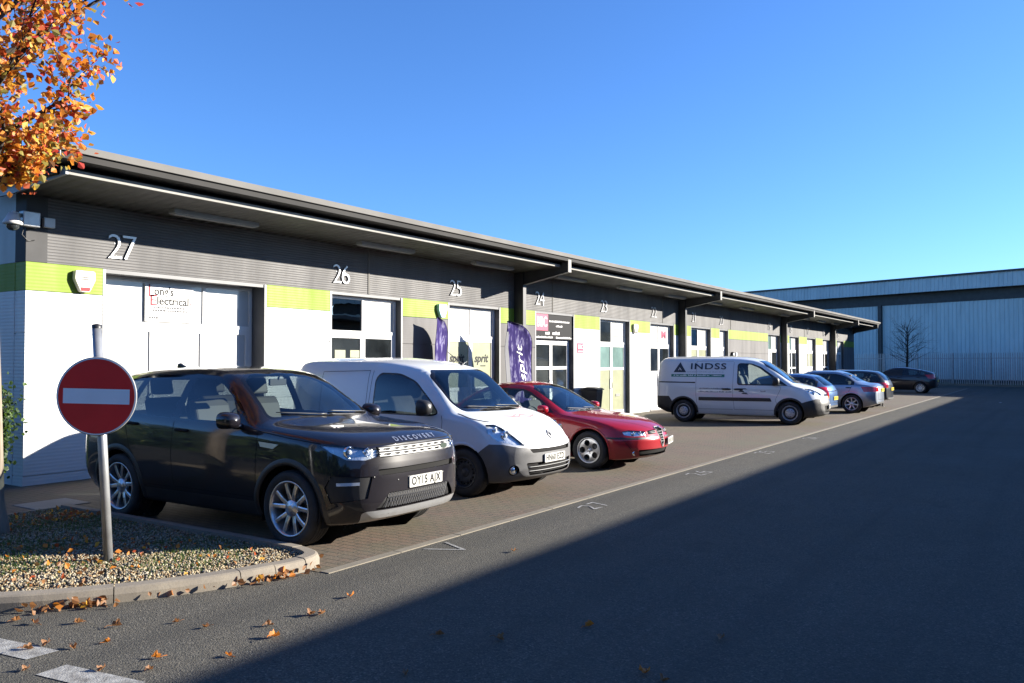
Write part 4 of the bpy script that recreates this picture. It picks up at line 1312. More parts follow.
    car.region('grille', M['black'], 'F', rounded([(-.36, b - .42), (.36, b - .42), (.4, b - .32), (-.4, b - .32)], .02), test=lambda q, n: q.y < -L / 2 + .5, offset=-.02)
    arches(car, AX, RT, AR, hw)
    # tail lamps: oblique from behind
    for sd in (-1, 1):
        az = PI - R(35)
        view = (az * -sd, 0.0)
        k = car.region('tail_light', M['tail_red'], view, P3(car, view, rear_lamp, sd), test=lambda q, n: q.y > .8)
        if amber:
            car.region('indicator', M['tail_amber'], view, P3(car, view, [(p[0], p[1], p[2] if i in amber else p[2]) for i, p in enumerate(rear_lamp[:0])] or [(hw * .97, L - .5, .62), (hw * .62, L - .05, .62), (hw * .62, L - .05, .70), (hw * .97, L - .5, .70)], sd), only=(k,), test=lambda q, n: q.y > .8)
    car.region('bumper_slot', M['black_plastic'], 'B', rounded([(-.5, .30), (.5, .30), (.56, .40), (-.56, .40)], .03), test=lambda q, n: q.y > 1)
    D = doors(car, dict(front=[(c + .05, .32), (mid - .06, .32), (mid, .6), (mid, top(mid) + .03), (c + .75, top(c + .75) + .02), (c + .22, b + .06), (c + .05, b - .08)],
                        rear=[(mid, .32), (AX[1] - .42, .32), (AX[1] - .1, .72), (AX[1] + .02, b), (AX[1] - .15, top(AX[1] - .15) + .02), (mid, top(mid) + .03)]))
    car.finish(pm)
    wheels(root, car, AX, hw - .02, RT, .2, RT * .66, rimst, M['alloy'], AR)
    arch_lip(car, root, AX, RT, AR, pm, w=.025, out=.008)
    handles(car, root, D, [((mid - .14, b - .09), 'front'), ((AX[1] - .1, b - .07), 'rear')], pm, (.17, .03))
    car.seams('panel_gaps', M['black'], [(v, l) for v in 'LR' for l in ([(c + .05, b - .06), (c + .05, .33)], [(mid, b), (mid, .6), (mid - .06, .33), (c + .05, .32)], [(AX[1] + .02, b), (AX[1] - .1, .72), (AX[1] - .3, .45)])] +
              [('B', [(-hw * .62, .48), (hw * .62, .48)]), ('B', [(-hw * .6, b - .02), (-hw * .6, .5)]), ('B', [(hw * .6, b - .02), (hw * .6, .5)])], .008)
    for vw, sd in SIDES: mirror(root, car, c + .30, b + .06, hw * .97, sd, pm, M['mirror'], (.11, .13, .18))
    if plate_s:
        U, V, D_ = car.axes('B'); l, n = car.hit(0, plate_s[1], U, V, D_)
        plate(root, l + Vector((0, .012, 0)), 1, .52, .111, plate_s[0], M['plate_yellow'])
    cabin(root, L, c + .42, b - .03, hw * .78, [(-hw * .42, L * .52), (hw * .42, L * .52), (-hw * .42, L * .72), (hw * .42, L * .72)], b - .48, -hw * .42, z_floor=.24, s_back=L * .85)
    return car


def convex(pts):
    P = sorted(set((round(float(x), 5), round(float(y), 5)) for x, y in pts))
    def half(q):
        h = []
        for p in q:
            while len(h) > 1 and (h[-1][0] - h[-2][0]) * (p[1] - h[-2][1]) - (h[-1][1] - h[-2][1]) * (p[0] - h[-2][0]) <= 0: h.pop()
            h.append(p)
        return h
    a = half(P); c = half(P[::-1])
    return a[:-1] + c[:-1]
# ------------------------------------------------------- surfaces of the place
def world_mat(name, rough=.9):
    m = bpy.data.materials.new(name); m.use_nodes = True
    nt = m.node_tree; b = nt.nodes['Principled BSDF']; b.inputs['Roughness'].default_value = rough
    g = _n(nt, 'ShaderNodeNewGeometry')
    return m, nt, b, g.outputs['Position']


def noise_(nt, vec, scale, detail=4, rough=.55):
    n = _n(nt, 'ShaderNodeTexNoise'); n.inputs['Scale'].default_value = scale; n.inputs['Detail'].default_value = detail
    n.inputs['Roughness'].default_value = rough
    nt.links.new(vec, n.inputs['Vector']); return n.outputs['Fac']


def ramp(nt, fac, stops):
    r = _n(nt, 'ShaderNodeValToRGB'); e = r.color_ramp.elements
    while len(e) < len(stops): e.new(.5)
    for x, (p, c) in zip(e, stops): x.position = p; x.color = lin(c)
    nt.links.new(fac, r.inputs[0]); return r.outputs[0]


def mixc(nt, fac, a, b, mode='MIX'):
    m = _n(nt, 'ShaderNodeMix', data_type='RGBA', blend_type=mode)
    if isinstance(fac, float): m.inputs[0].default_value = fac
    else: nt.links.new(fac, m.inputs[0])
    for i, v in ((6, a), (7, b)):
        if isinstance(v, tuple): m.inputs[i].default_value = lin(v)
        else: nt.links.new(v, m.inputs[i])
    return m.outputs[2]


def rng_(nt, v, a, b, c=0.0, d=1.0):
    m = _n(nt, 'ShaderNodeMapRange'); m.inputs[1].default_value = a; m.inputs[2].default_value = b; m.inputs[3].default_value = c; m.inputs[4].default_value = d
    nt.links.new(v, m.inputs[0]); return m.outputs[0]


def bump_(nt, b, h, strength, dist):
    p = _n(nt, 'ShaderNodeBump'); p.inputs['Strength'].default_value = strength; p.inputs['Distance'].default_value = dist
    nt.links.new(h, p.inputs['Height']); nt.links.new(p.outputs[0], b.inputs['Normal']); return p


def asphalt():
    m, nt, b, pos = world_mat('asphalt', .92); b.inputs['Specular IOR Level'].default_value = .18
    v = _n(nt, 'ShaderNodeTexVoronoi'); v.inputs['Scale'].default_value = 95; nt.links.new(pos, v.inputs['Vector'])
    spk = ramp(nt, v.outputs['Color'], [(.0, (.038, .037, .032)), (.45, (.070, .067, .057)), (.75, (.098, .092, .077)), (1, (.20, .185, .15))])
    big = noise_(nt, pos, .35, 6); mid = noise_(nt, pos, 2.2, 5)
    c = mixc(nt, rng_(nt, big, .35, .7, 0, .55), spk, (.080, .076, .063))
    c = mixc(nt, rng_(nt, mid, .45, .75, 0, .35), c, (.108, .098, .076))
    # long tyre-polished streaks along the road
    mp = _n(nt, 'ShaderNodeMapping'); mp.inputs['Scale'].default_value = (.05, 1.6, 1); nt.links.new(pos, mp.inputs['Vector'])
    st = noise_(nt, mp.outputs[0], 1.0, 4)
    c = mixc(nt, rng_(nt, st, .48, .70, 0, .65), c, (.054, .052, .045))
    c = mixc(nt, rng_(nt, noise_(nt, pos, 1.1, 8, .7), .60, .72, 0, .55), c, (.034, .033, .031))      # old oil and tyre stains
    nt.links.new(c, b.inputs['Base Color'])
    nt.links.new(rng_(nt, big, .3, .7, .80, .97), b.inputs['Roughness'])
    fine = noise_(nt, pos, 160, 3)
    ad = _n(nt, 'ShaderNodeMath', operation='ADD'); nt.links.new(v.outputs['Distance'], ad.inputs[0]); nt.links.new(fine, ad.inputs[1])
    bump_(nt, b, ad.outputs[0], .55, .008)
    return m


def pavers():
    m, nt, b, pos = world_mat('block_paving', .9)
    br = _n(nt, 'ShaderNodeTexBrick'); br.offset = .5; br.inputs['Scale'].default_value = 1.0
    br.inputs['Brick Width'].default_value = .2; br.inputs['Row Height'].default_value = .1; br.inputs['Mortar Size'].default_value = .011
    br.inputs['Mortar Smooth'].default_value = .2; br.inputs['Bias'].default_value = 0
    br.inputs['Color1'].default_value = (.112, .068, .046, 1); br.inputs['Color2'].default_value = (.086, .064, .043, 1); br.inputs['Mortar'].default_value = (.014, .013, .010, 1)
    rt_ = _n(nt, 'ShaderNodeMapping'); rt_.inputs['Rotation'].default_value = (0, 0, R(90)); nt.links.new(pos, rt_.inputs[0]); nt.links.new(rt_.outputs[0], br.inputs['Vector'])
    wn = _n(nt, 'ShaderNodeTexVoronoi'); wn.inputs['Scale'].default_value = 7; nt.links.new(pos, wn.inputs['Vector'])
    c = mixc(nt, .35, br.outputs['Color'], ramp(nt, wn.outputs['Color'], [(0, (.050, .042, .030)), (.5, (.098, .074, .048)), (1, (.12, .066, .046))]))
    big = noise_(nt, pos, .8, 6); fine = noise_(nt, pos, 40, 4)
    c = mixc(nt, rng_(nt, big, .42, .66, 0, .65), c, (.078, .076, .040))          # moss and dust in patches
    c = mixc(nt, rng_(nt, noise_(nt, pos, .45, 5), .5, .7, 0, .4), c, (.115, .072, .052))
    c = mixc(nt, rng_(nt, fine, .4, .7, 0, .22), c, (.14, .125, .095))
    nt.links.new(c, b.inputs['Base Color'])
    ad = _n(nt, 'ShaderNodeMath', operation='MULTIPLY_ADD'); nt.links.new(br.outputs['Fac'], ad.inputs[0]); ad.inputs[1].default_value = -1.0; nt.links.new(fine, ad.inputs[2])
    bump_(nt, b, ad.outputs[0], .5, .006)
    return m


def concrete(name, c1, c2, scale=1.5):
    m, nt, b, pos = world_mat(name, .9)
    c = mixc(nt, rng_(nt, noise_(nt, pos, scale, 7, .65), .3, .7), c1, c2)
    c = mixc(nt, rng_(nt, noise_(nt, pos, 60, 3), .45, .75, 0, .3), c, (.07, .065, .055))
    nt.links.new(c, b.inputs['Base Color']); bump_(nt, b, noise_(nt, pos, 120, 4), .35, .004)
    return m


def soil():
    m, nt, b, pos = world_mat('soil', .95)
    c = mixc(nt, rng_(nt, noise_(nt, pos, 6, 6), .35, .65), (.10, .078, .048), (.16, .13, .08))
    c = mixc(nt, rng_(nt, noise_(nt, pos, 1.6, 5), .45, .62, 0, .8), c, (.05, .075, .02))
    nt.links.new(c, b.inputs['Base Color']); bump_(nt, b, noise_(nt, pos, 50, 5), .6, .02)
    return m


def cladding(name, c, ribs, axis='Z', depth=.5, dirt=.12, rough=.45, metal=.0):
    """profiled sheet: fine ribs by bump, faint weathering"""
    m, nt, b, pos = world_mat(name, rough); b.inputs['Specular IOR Level'].default_value = .25; b.inputs['Metallic'].default_value = metal
    sx = _n(nt, 'ShaderNodeSeparateXYZ'); nt.links.new(pos, sx.inputs[0])
    ml = _n(nt, 'ShaderNodeMath', operation='MULTIPLY'); ml.inputs[1].default_value = 2 * PI / ribs; nt.links.new(sx.outputs[axis], ml.inputs[0])
    sn = _n(nt, 'ShaderNodeMath', operation='SINE'); nt.links.new(ml.outputs[0], sn.inputs[0])
    mp = _n(nt, 'ShaderNodeMapping'); mp.inputs['Scale'].default_value = (1.2, 1.2, .25); nt.links.new(pos, mp.inputs['Vector'])
    n1 = noise_(nt, mp.outputs[0], 1.6, 7, .6)
    cc = mixc(nt, rng_(nt, n1, .42, .72, 0, dirt * 2.2), c, tuple(x * .62 for x in c))
    nt.links.new(cc, b.inputs['Base Color'])
    nt.links.new(rng_(nt, n1, .3, .7, rough - .1, rough + .15), b.inputs['Roughness'])
    bump_(nt, b, sn.outputs[0], depth, .012)
    return m


M['asphalt'] = asphalt()
M['pavers'] = pavers()
M['kerb'] = concrete('kerb_concrete', (.22, .19, .145), (.14, .122, .098))
M['edging'] = concrete('edging_concrete', (.185, .16, .12), (.125, .11, .082), 2.5)
M['soil'] = soil()
M['slab'] = concrete('pale_slab', (.24, .23, .21), (.17, .16, .15))
M['road_paint'] = mat('road_paint', (.34, .34, .32), .85, spec=.2, col2=(.14, .135, .125), vscale=14, var=.2, bump=.3, bscale=120)
M['road_paint_worn'] = mat('worn_road_paint', (.40, .40, .385), .85, col2=(.085, .083, .08), vscale=14, var=.2)
M['clad_white'] = cladding('white_cladding', (.52, .52, .51), .05, 'Z', .10)
M['clad_green'] = cladding('lime_cladding', (.155, .225, .022), .05, 'Z', .08, rough=.6)
M['clad_grey'] = cladding('grey_cladding', (.105, .102, .102), .05, 'Z', .025, rough=.7)
M['clad_rib'] = cladding('grey_ribbed_cladding', (.088, .086, .086), .045, 'Z', .35, rough=.6)
M['roof_metal'] = mat('roof_edge_metal', (.13, .126, .118), .75, spec=.1, metal=.0, var=.12, vscale=1.2)
M['roof_metal_dark'] = mat('roof_edge_dark', (.036, .035, .034), .75, spec=.1, var=.12, vscale=1.2)
M['strip_metal'] = mat('canopy_strip', (.24, .235, .22), .7, spec=.1, var=.08, vscale=1.5)
M['dark_steel'] = mat('dark_steel_paint', (.020, .021, .023), .45, var=.3, vscale=3)
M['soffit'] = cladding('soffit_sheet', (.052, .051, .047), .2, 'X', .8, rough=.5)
M['end_sky_grey'] = cladding('end_sky_cladding', (.24, .245, .25), .05, 'Z', .03, rough=.35)  # sky reflected on the shaded end faces, put into a paler grey
M['trim_grey'] = mat('corner_trim_grey', (.055, .055, .056), .7, spec=.15, var=.1)
M['recess_shade'] = mat('roof_recess_shade', (.012, .012, .013), .9)  # shade of the roof recess put into the colour
M['reveal'] = mat('reveal_grey', (.055, .058, .065), .5, var=.15)
M['frame_white'] = mat('white_frame', (.55, .55, .54), .35, var=.05)
M['frame_grey'] = mat('jamb_grey', (.20, .205, .21), .45, var=.1)
M['pane_white'] = mat('white_blind_pane', (.42, .42, .41), .25, var=.04, coat=.6)
M['pane_cream'] = mat('cream_film_pane', (.24, .25, .16), .3, var=.08, coat=.6)
M['pane_teal'] = mat('pale_teal_pane', (.13, .20, .185), .15, var=.25, vscale=1.5, coat=.8)
M['pane_dark'] = mat('dark_window', (.020, .024, .026), .06, var=.5, vscale=1.2, coat=.5)
M['pane_glass'] = glass('shop_glass', (.22, .28, .28), 3.2, wob=.05)
M['room'] = mat('room_wall', (.16, .16, .15), .9, var=.3)
M['number_metal'] = mat('number_metal', (.42, .42, .42), .3, metal=.25)
M['sign_black'] = mat('sign_black', (.010, .0105, .012), .6, spec=.1)
M['sign_pink'] = mat('sign_pink_red', (.28, .012, .055), .4)
M['sign_white'] = mat('sign_white', (.50, .50, .49), .4)
M['ink'] = mat('dark_ink', (.006, .006, .007), .8)
M['ink_red'] = mat('red_ink', (.22, .01, .02), .8)
M['ink_grey'] = mat('grey_ink', (.06, .06, .065), .8)
M['ware_clad'] = cladding('warehouse_sheet', (.50, .60, .60), .6, 'Z', .0, dirt=.2)
M['ware_dark'] = mat('warehouse_dark_band', (.035, .042, .045), .6, var=.2)
M['galv'] = mat('galvanised_steel', (.36, .37, .38), .42, metal=.65, var=.15, vscale=6)
M['steel'] = mat('brushed_steel', (.55, .55, .54), .28, metal=.9, var=.1)
M['sign_red'] = mat('traffic_red', (.80, .030, .030), .3, var=.08)
M['reflective_white'] = mat('reflective_white', (.82, .82, .82), .3, var=.04)
M['sign_back'] = mat('sign_grey', (.22, .225, .23), .5)
M['bark'] = mat('bark', (.20, .165, .125), .9, var=.4, vscale=9, bump=.9, bscale=22, stretch=(1, 1, .25))
M['bark_dark'] = mat('dark_twigs', (.03, .024, .019), .9)
M['stone_a'] = mat('cream_stone', (.26, .21, .125), .85)
M['stone_b'] = mat('brown_stone', (.15, .10, .05), .85)
M['stone_c'] = mat('grey_stone', (.16, .145, .115), .85)
M['stone_d'] = mat('white_stone', (.31, .275, .20), .8)
M['grass_a'] = mat('moss_grass', (.075, .11, .022), .9)
M['flag_back'] = mat('flag_grey', (.20, .19, .18), .8)


def leafmat(name, c):
    m = bpy.data.materials.new(name); m.use_nodes = True
    nt = m.node_tree; b = nt.nodes['Principled BSDF']; b.inputs['Base Color'].default_value = lin(c); b.inputs['Roughness'].default_value = .55
    out = nt.nodes['Material Output']; t = _n(nt, 'ShaderNodeBsdfTranslucent'); t.inputs['Color'].default_value = lin(tuple(min(1, x * 1.3) for x in c))
    ms = _n(nt, 'ShaderNodeMixShader'); ms.inputs[0].default_value = .4
    nt.links.new(b.outputs[0], ms.inputs[1]); nt.links.new(t.outputs[0], ms.inputs[2]); nt.links.new(ms.outputs[0], out.inputs['Surface'])
    return m


LEAF = [leafmat('leaf_orange', (.48, .17, .02)), leafmat('leaf_rust', (.40, .075, .02)), leafmat('leaf_gold', (.55, .29, .035)), leafmat('leaf_olive', (.22, .19, .04)), leafmat('leaf_brown', (.22, .10, .035)), leafmat('leaf_red', (.42, .045, .03))]
GREEN = [leafmat('leaf_green', (.07, .12, .02)), leafmat('leaf_dark_green', (.03, .06, .018)), leafmat('leaf_lime', (.22, .25, .07))]


# ------------------------------------------------------------------ the ground
def sheet(name, x0, x1, y0, y1, z, m):
    b = MB(); b.add([(x0, y0, z), (x1, y0, z), (x1, y1, z), (x0, y1, z)], [(0, 1, 2, 3)])
    return tag(b.build(name, m), kind='structure')


def polysheet(name, pts, z, m):
    b = MB(); t = tessellate_polygon([[Vector((x, y, 0)) for x, y in pts]])
    b.add([(x, y, z) for x, y in pts], [tuple(q) for q in t])
    return tag(b.build(name, m, fix=True), kind='structure')


sheet('ground', -1500, 1500, -1500, 1500, -.03, M['soil'])
sheet('road', -60, 140, -60, 90, 0.0, M['asphalt'])
# paved parking strip in front of the units, with its flush concrete edging
PY = 5.22
polysheet('paved_parking_strip', [(4.93, PY), (62.5, PY), (62.5, 12.28), (4.93, 12.28)], .004, M['pavers'])
polysheet('footpath', [(-6, 9.75), (4.926, 9.75), (4.926, 12.28), (-6, 12.28)], .004, M['pavers'])
e = MB()
x = 4.94
while x < 62.4:
    e.box(x, min(x + .908, 62.5), PY - .105, PY - .002, -.02, .008 + random.uniform(-.001, .002)); x += .914
tag(e.build('kerb_edging', M['edging'], bevel=.004), kind='structure')
# kerbed island
OUT = [(5.26, 9.70), (5.26, 7.6), (5.26, 5.85), (5.22, 5.58), (5.12, 5.40), (4.95, 5.325), (4.55, 5.37), (4.17, 5.47), (3.84, 5.61), (3.52, 5.78), (3.11, 6.06), (2.75, 6.42), (2.42, 6.92), (2.20, 7.5), (2.08, 8.2), (2.04, 9.0), (2.03, 10.5), (2.03, 12.3)]


def along(pts, step):
    q = [Vector(p) for p in pts]; d = [0]
    for a, b in zip(q[:-1], q[1:]): d.append(d[-1] + (b - a).length)
    def at(t):
        i = 0
        while i < len(d) - 2 and d[i + 1] < t: i += 1
        return q[i].lerp(q[i + 1], (t - d[i]) / (d[i + 1] - d[i]))
    return at, d[-1]


# smooth the outline
def chaikin(p, k=2):
    for _ in range(k):
        o = [p[0]]
        for a, b in zip(p[:-1], p[1:]):
            o += [(a[0] * .75 + b[0] * .25, a[1] * .75 + b[1] * .25), (a[0] * .25 + b[0] * .75, a[1] * .25 + b[1] * .75)]
        p = o + [p[-1]]
    return p


OUTS = chaikin(OUT)
at_, LEN = along(OUTS, .1)
kb = MB(); t = 0.0
prof = [(-.005, -.05), (-.005, .06), (.012, .098), (.03, .108), (.125, .11), (.125, -.05)]
INN = []
k = 0
while t < LEN - .05:
    seg = (.30 if 3.2 < t < 5.0 else .915); t1 = min(LEN, t + seg - .008); n = 6; jz = random.uniform(-.004, .004)
    vs = []
    for i in range(n + 1):
        u = t + (t1 - t) * i / n
        p = at_(u); d = (at_(min(LEN, u + .05)) - at_(max(0, u - .05))).normalized(); nn = Vector((d.y, -d.x)) * -1
        nn = Vector((d.y, -d.x))     # towards the inside of the island
        for w, h in prof:
            q = p + nn * -w if False else p + nn * w; vs.append((q.x, q.y, h + jz))
        INN.append((p + nn * .13)[:])
    m_ = len(prof); fs = []
    for i in range(n):
        for j in range(m_ - 1): fs.append((i * m_ + j, i * m_ + j + 1, (i + 1) * m_ + j + 1, (i + 1) * m_ + j))
    fs += [tuple(range(m_))[::-1], tuple(n * m_ + j for j in range(m_))]
    kb.add(vs, fs)
    t += seg; k += 1
tag(kb.build('kerb', M['kerb'], fix=True), kind='structure')
ISLE = [p for i, p in enumerate(INN) if i % 3 == 0 and p[1] < 9.72]
ISLE = [(5.13, 9.72)] + ISLE + [(2.17, 9.72)]
polysheet('planting_bed', ISLE, .062, M['soil'])
b = MB(); b.box(2.17, 5.13, 9.72, 9.77, -.02, .085); tag(b.build('bed_edging', M['kerb'], bevel=.008), kind='structure')
b = MB(); b.box(5.10, 5.75, 10.15, 10.75, -.02, .014); tag(b.build('pale_slab', M['slab'], bevel=.004), kind='structure')


def inside(p, poly):
    c = False; n = len(poly); j = n - 1
    for i in range(n):
        a, b2 = poly[i], poly[j]
        if (a[1] > p[1]) != (b2[1] > p[1]) and p[0] < (b2[0] - a[0]) * (p[1] - a[1]) / (b2[1] - a[1]) + a[0]: c = not c
        j = i
    return c


def stones(name, pts, z, smin, smax, mats_, pw, lab=None):
    """scattered pebbles, one mesh"""
    base = np.array([(-1, -1, -1), (1, -1, -1), (1, 1, -1), (-1, 1, -1), (-1, -1, 1), (1, -1, 1), (1, 1, 1), (-1, 1, 1)], float)
    base[4:] *= (.6, .6, 1); base[:4] *= (.95, .95, 1)
    fq = np.array([(0, 3, 2, 1), (4, 5, 6, 7), (0, 1, 5, 4), (1, 2, 6, 5), (2, 3, 7, 6), (3, 0, 4, 7)])
    n = len(pts); V = np.zeros((n, 8, 3))
    s = rng.uniform(smin, smax, (n, 1, 3)) * np.array([1, .8, .6]); jit = rng.uniform(.72, 1.25, (n, 8, 3))
    a = rng.uniform(0, 6.28, n); ti = rng.normal(0, .4, n)
    P = base[None] * s * .5 * jit
    y = P[:, :, 1] * np.cos(ti)[:, None] - P[:, :, 2] * np.sin(ti)[:, None]; zz = P[:, :, 1] * np.sin(ti)[:, None] + P[:, :, 2] * np.cos(ti)[:, None]
    V[:, :, 0] = P[:, :, 0] * np.cos(a)[:, None] - y * np.sin(a)[:, None]; V[:, :, 1] = P[:, :, 0] * np.sin(a)[:, None] + y * np.cos(a)[:, None]; V[:, :, 2] = zz
    V += np.array(pts)[:, None, :]
    F = (fq[None] + 8 * np.arange(n)[:, None, None]).reshape(-1, 4)
    me = bpy.data.meshes.new(name); me.from_pydata(V.reshape(-1, 3).tolist(), [], F.tolist())
    for m in mats_: me.materials.append(m)
    me.polygons.foreach_set('material_index', np.repeat(rng.choice(len(mats_), n, p=pw), 6))
    me.polygons.foreach_set('use_smooth', [True] * len(F)); me.update()
    o = bpy.data.objects.new(name, me); link(o); tag(o, kind='stuff')
    return o


pts = []
while len(pts) < 24000:
    x = rng.uniform(2.1, 5.15); y = rng.uniform(5.4, 9.72)
    g = math.sin(x * 2.1 + 1) * math.sin(y * 2.7) + .5 * math.sin(x * 5 + y * 4)
    if y > 7.0 and rng.random() < .25 + .35 * (g > .2): continue
    if inside((x, y), ISLE): pts.append((x, y, .066 + rng.uniform(0, .018)))
stones('gravel', pts, 0, .011, .027, [M['stone_a'], M['stone_b'], M['stone_c'], M['stone_d']], [.36, .28, .22, .14])
# thin moss and grass between the stones, mostly towards the trunk
gb = []; gf = []
for i in range(15000):
    x = rng.uniform(2.1, 5.1); y = rng.uniform(5.8, 9.7)
    g = math.sin(x * 2.1 + 1) * math.sin(y * 2.7) + .5 * math.sin(x * 5 + y * 4)
    if g < .1 and rng.random() < (.93 if y < 7.4 else .5): continue
    if not inside((x, y), ISLE): continue
    a = rng.uniform(0, 6.28); h = rng.uniform(.015, .05); w = .004; lx = rng.normal(0, .018); ly = rng.normal(0, .018)
    k = len(gb); gb += [(x - w * math.cos(a), y - w * math.sin(a), .064), (x + w * math.cos(a), y + w * math.sin(a), .064), (x + lx, y + ly, .075 + h)]; gf.append((k, k + 1, k + 2))
b = MB(); b.add(gb, gf); tag(b.build('grass', GREEN[0]), kind='stuff')


# road markings
def stroke(mb, pts, w, z=.004):
    for a, c in zip(pts[:-1], pts[1:]):
        a = Vector(a); c = Vector(c); d = (c - a).normalized(); n = Vector((-d.y, d.x)) * w / 2; a = a - d * w * .4; c = c + d * w * .4
        mb.add([(a + n).to_3d() + Vector((0, 0, z)), (a - n).to_3d() + Vector((0, 0, z)), (c - n).to_3d() + Vector((0, 0, z)), (c + n).to_3d() + Vector((0, 0, z))], [(0, 1, 2, 3)])
        z += .0008


mk = MB(); stroke(mk, [(6.09, 5.03), (6.27, 4.70), (6.42, 5.04)], .032); tag(mk.build('bay_marking', M['road_paint']), kind='structure')
for pts in ([[(8.84, 4.90), (8.98, 4.93), (9.0, 4.83), (8.86, 4.69), (9.02, 4.67)], [(9.10, 4.93), (9.26, 4.93), (9.16, 4.68)]],
            [[(12.38, 4.93), (12.52, 4.94), (12.54, 4.84), (12.4, 4.69), (12.56, 4.67)], [(12.84, 4.94), (12.68, 4.80), (12.70, 4.68), (12.86, 4.68), (12.86, 4.80), (12.70, 4.81)]],
            [[(16.0, 4.97), (16.14, 4.98), (16.16, 4.86), (16.02, 4.71), (16.18, 4.70)], [(16.44, 4.98), (16.30, 4.97), (16.29, 4.86), (16.43, 4.86), (16.43, 4.71), (16.29, 4.70)]],
            [[(19.6, 4.97), (19.74, 4.98), (19.76, 4.86), (19.62, 4.71), (19.78, 4.70)], [(20.0, 4.71), (20.0, 4.98), (19.88, 4.79), (20.06, 4.79)]]):
    mk = MB()
    for q in pts: stroke(mk, q, .028)
    tag(mk.build('bay_marking', M['road_paint_worn']), kind='structure')
for y0, y1 in ((5.14, 5.74), (4.24, 4.86), (3.36, 3.96), (2.46, 3.06), (6.02, 6.62), (6.9, 7.5)):
    mk = MB(); mk.add([(2.53, y0, .004), (2.72, y0 - .01, .004), (2.62, y1, .004), (2.44, y1 - .01, .004)], [(0, 1, 2, 3)]); tag(mk.build('give_way_marking', M['road_paint']), kind='structure')
mk = MB(); stroke(mk, [(38.5, -1.2), (40.2, -.9), (41.0, -.3)], .16); stroke(mk, [(40.4, -1.6), (41.4, -.9)], .14); tag(mk.build('arrow_marking', M['road_paint_worn']), kind='structure')
for x, y in ((36.5, .9), (41.6, 2.2), (33, -3)):
    mk = MB(); stroke(mk, [(x, y), (x + .5, y)], .10); tag(mk.build('bay_marking', M['road_paint_worn']), kind='structure')
for x0, x1, y0, y1 in ((27, 39, -2.4, -1.7), (16, 24, -4.2, -3.5)):
    pass
# ------------------------------------------------------------- terrace of units
BX0, BX1, FY, BYB = 5.96, 62.8, 12.28, 24.0
UNITS = [(27, 7.10, 10.25), (26, 11.86, 14.06), (25, 15.72, 17.95), (24, 19.68, 21.92), (23, 23.58, 25.83), (22, 27.48, 29.71), (21, 31.43, 33.72), (20, 34.75, 35.92),
         (19, 41.87, 44.10), (18, 45.80, 47.85), (17, 49.55, 51.70), (16, 53.40, 55.65), (15, 57.25, 59.40)]
ZG0, ZG1, ZS = 2.80, 3.21, 4.22
terrace = thing('industrial_building', 'long low terrace of small industrial units with lime green band and deep dark canopy', 'building', ((BX0 + BX1) / 2, FY, 0))
TO = Vector(terrace.location)


def part(mb, name, m, parent=None, **kw):
    o = mb.build(name, m, terrace if parent is None else parent, **kw)
    if parent is None: o.location = -TO
    return o


# piers between the shopfronts
edges = [BX0] + [v for u in UNITS for v in u[1:]] + [BX1]
grey = {2, 3, 8, 13}
for i in range(0, len(edges), 2):
    x0, x1 = edges[i], edges[i + 1]; g = (i // 2) in grey
    b = MB()
    zs = [-.05, .14, 1.105, 2.18, ZG0]
    for z0, z1 in zip(zs[:-1], zs[1:]): b.box(x0 + .002, x1 - .002, FY + (.012 if z1 < .2 else 0), FY + .30, z0 + .008, z1 - .008)
    b.box(x0 + .01, x1 - .01, FY + .02, FY + .29, 0, ZG0 - .002)
    part(b, 'wall_panel', M['clad_grey'] if g else M['clad_white'])
    b = MB(); b.box(x0 + .002, x1 - .002, FY - .002, FY + .30, ZG0 + .002, ZG1 - .002); part(b, 'green_panel', M['clad_green'])
    # jamb linings
    for x, sd in ((x0, -1), (x1, 1)):
        if x in (BX0, BX1): continue
        b = MB(); b.box(min(x, x + sd * .045), max(x, x + sd * .045), FY - .006, FY + .40, 0, ZG1 - .005); part(b, 'jamb', M['frame_grey'])
b = MB(); b.box(BX0 + .30, BX1, FY + .002, FY + .30, ZG1 + .003, ZS); part(b, 'upper_cladding', M['clad_rib'])
b = MB(); b.box(BX0 - .003, BX0 + .298, FY - .003, FY + .30, ZG1 + .003, ZS); part(b, 'corner_trim', M['trim_grey'])
for x in (12.95, 20.62, 28.6, 36.2, 49.0):
    b = MB(); b.box(x, x + .05, FY - .012, FY + .05, ZG1 + .01, ZS - .02); part(b, 'cladding_joint', M['roof_metal'])
# gable end: grey over green over white
for z0, z1, m in ((-.05, ZG0, 'clad_white'), (ZG0, ZG1, 'clad_green'), (ZG1, 4.36, 'end_sky_grey')):
    b = MB(); b.box(BX0 - .002, BX0 + .25, FY + .302, BYB, z0 + .002, z1 - .002); part(b, 'end_wall', M[m])
    b = MB(); b.box(BX1 - .25, BX1 + .002, FY + .302, BYB, z0 + .002, z1 - .002); part(b, 'end_wall', M[m])
b = MB(); b.box(BX0 + .26, BX1 - .26, BYB - .25, BYB, 0, 4.4); part(b, 'back_wall', M['clad_grey'])
b = MB(); b.box(BX0 + .26, BX1 - .26, FY + 3.2, FY + 3.3, 0, 4.2); part(b, 'inner_wall', M['room'])
b = MB(); b.box(BX0 + .26, BX1 - .26, FY + .62, FY + 3.2, -.02, .01); part(b, 'floor', M['room'])
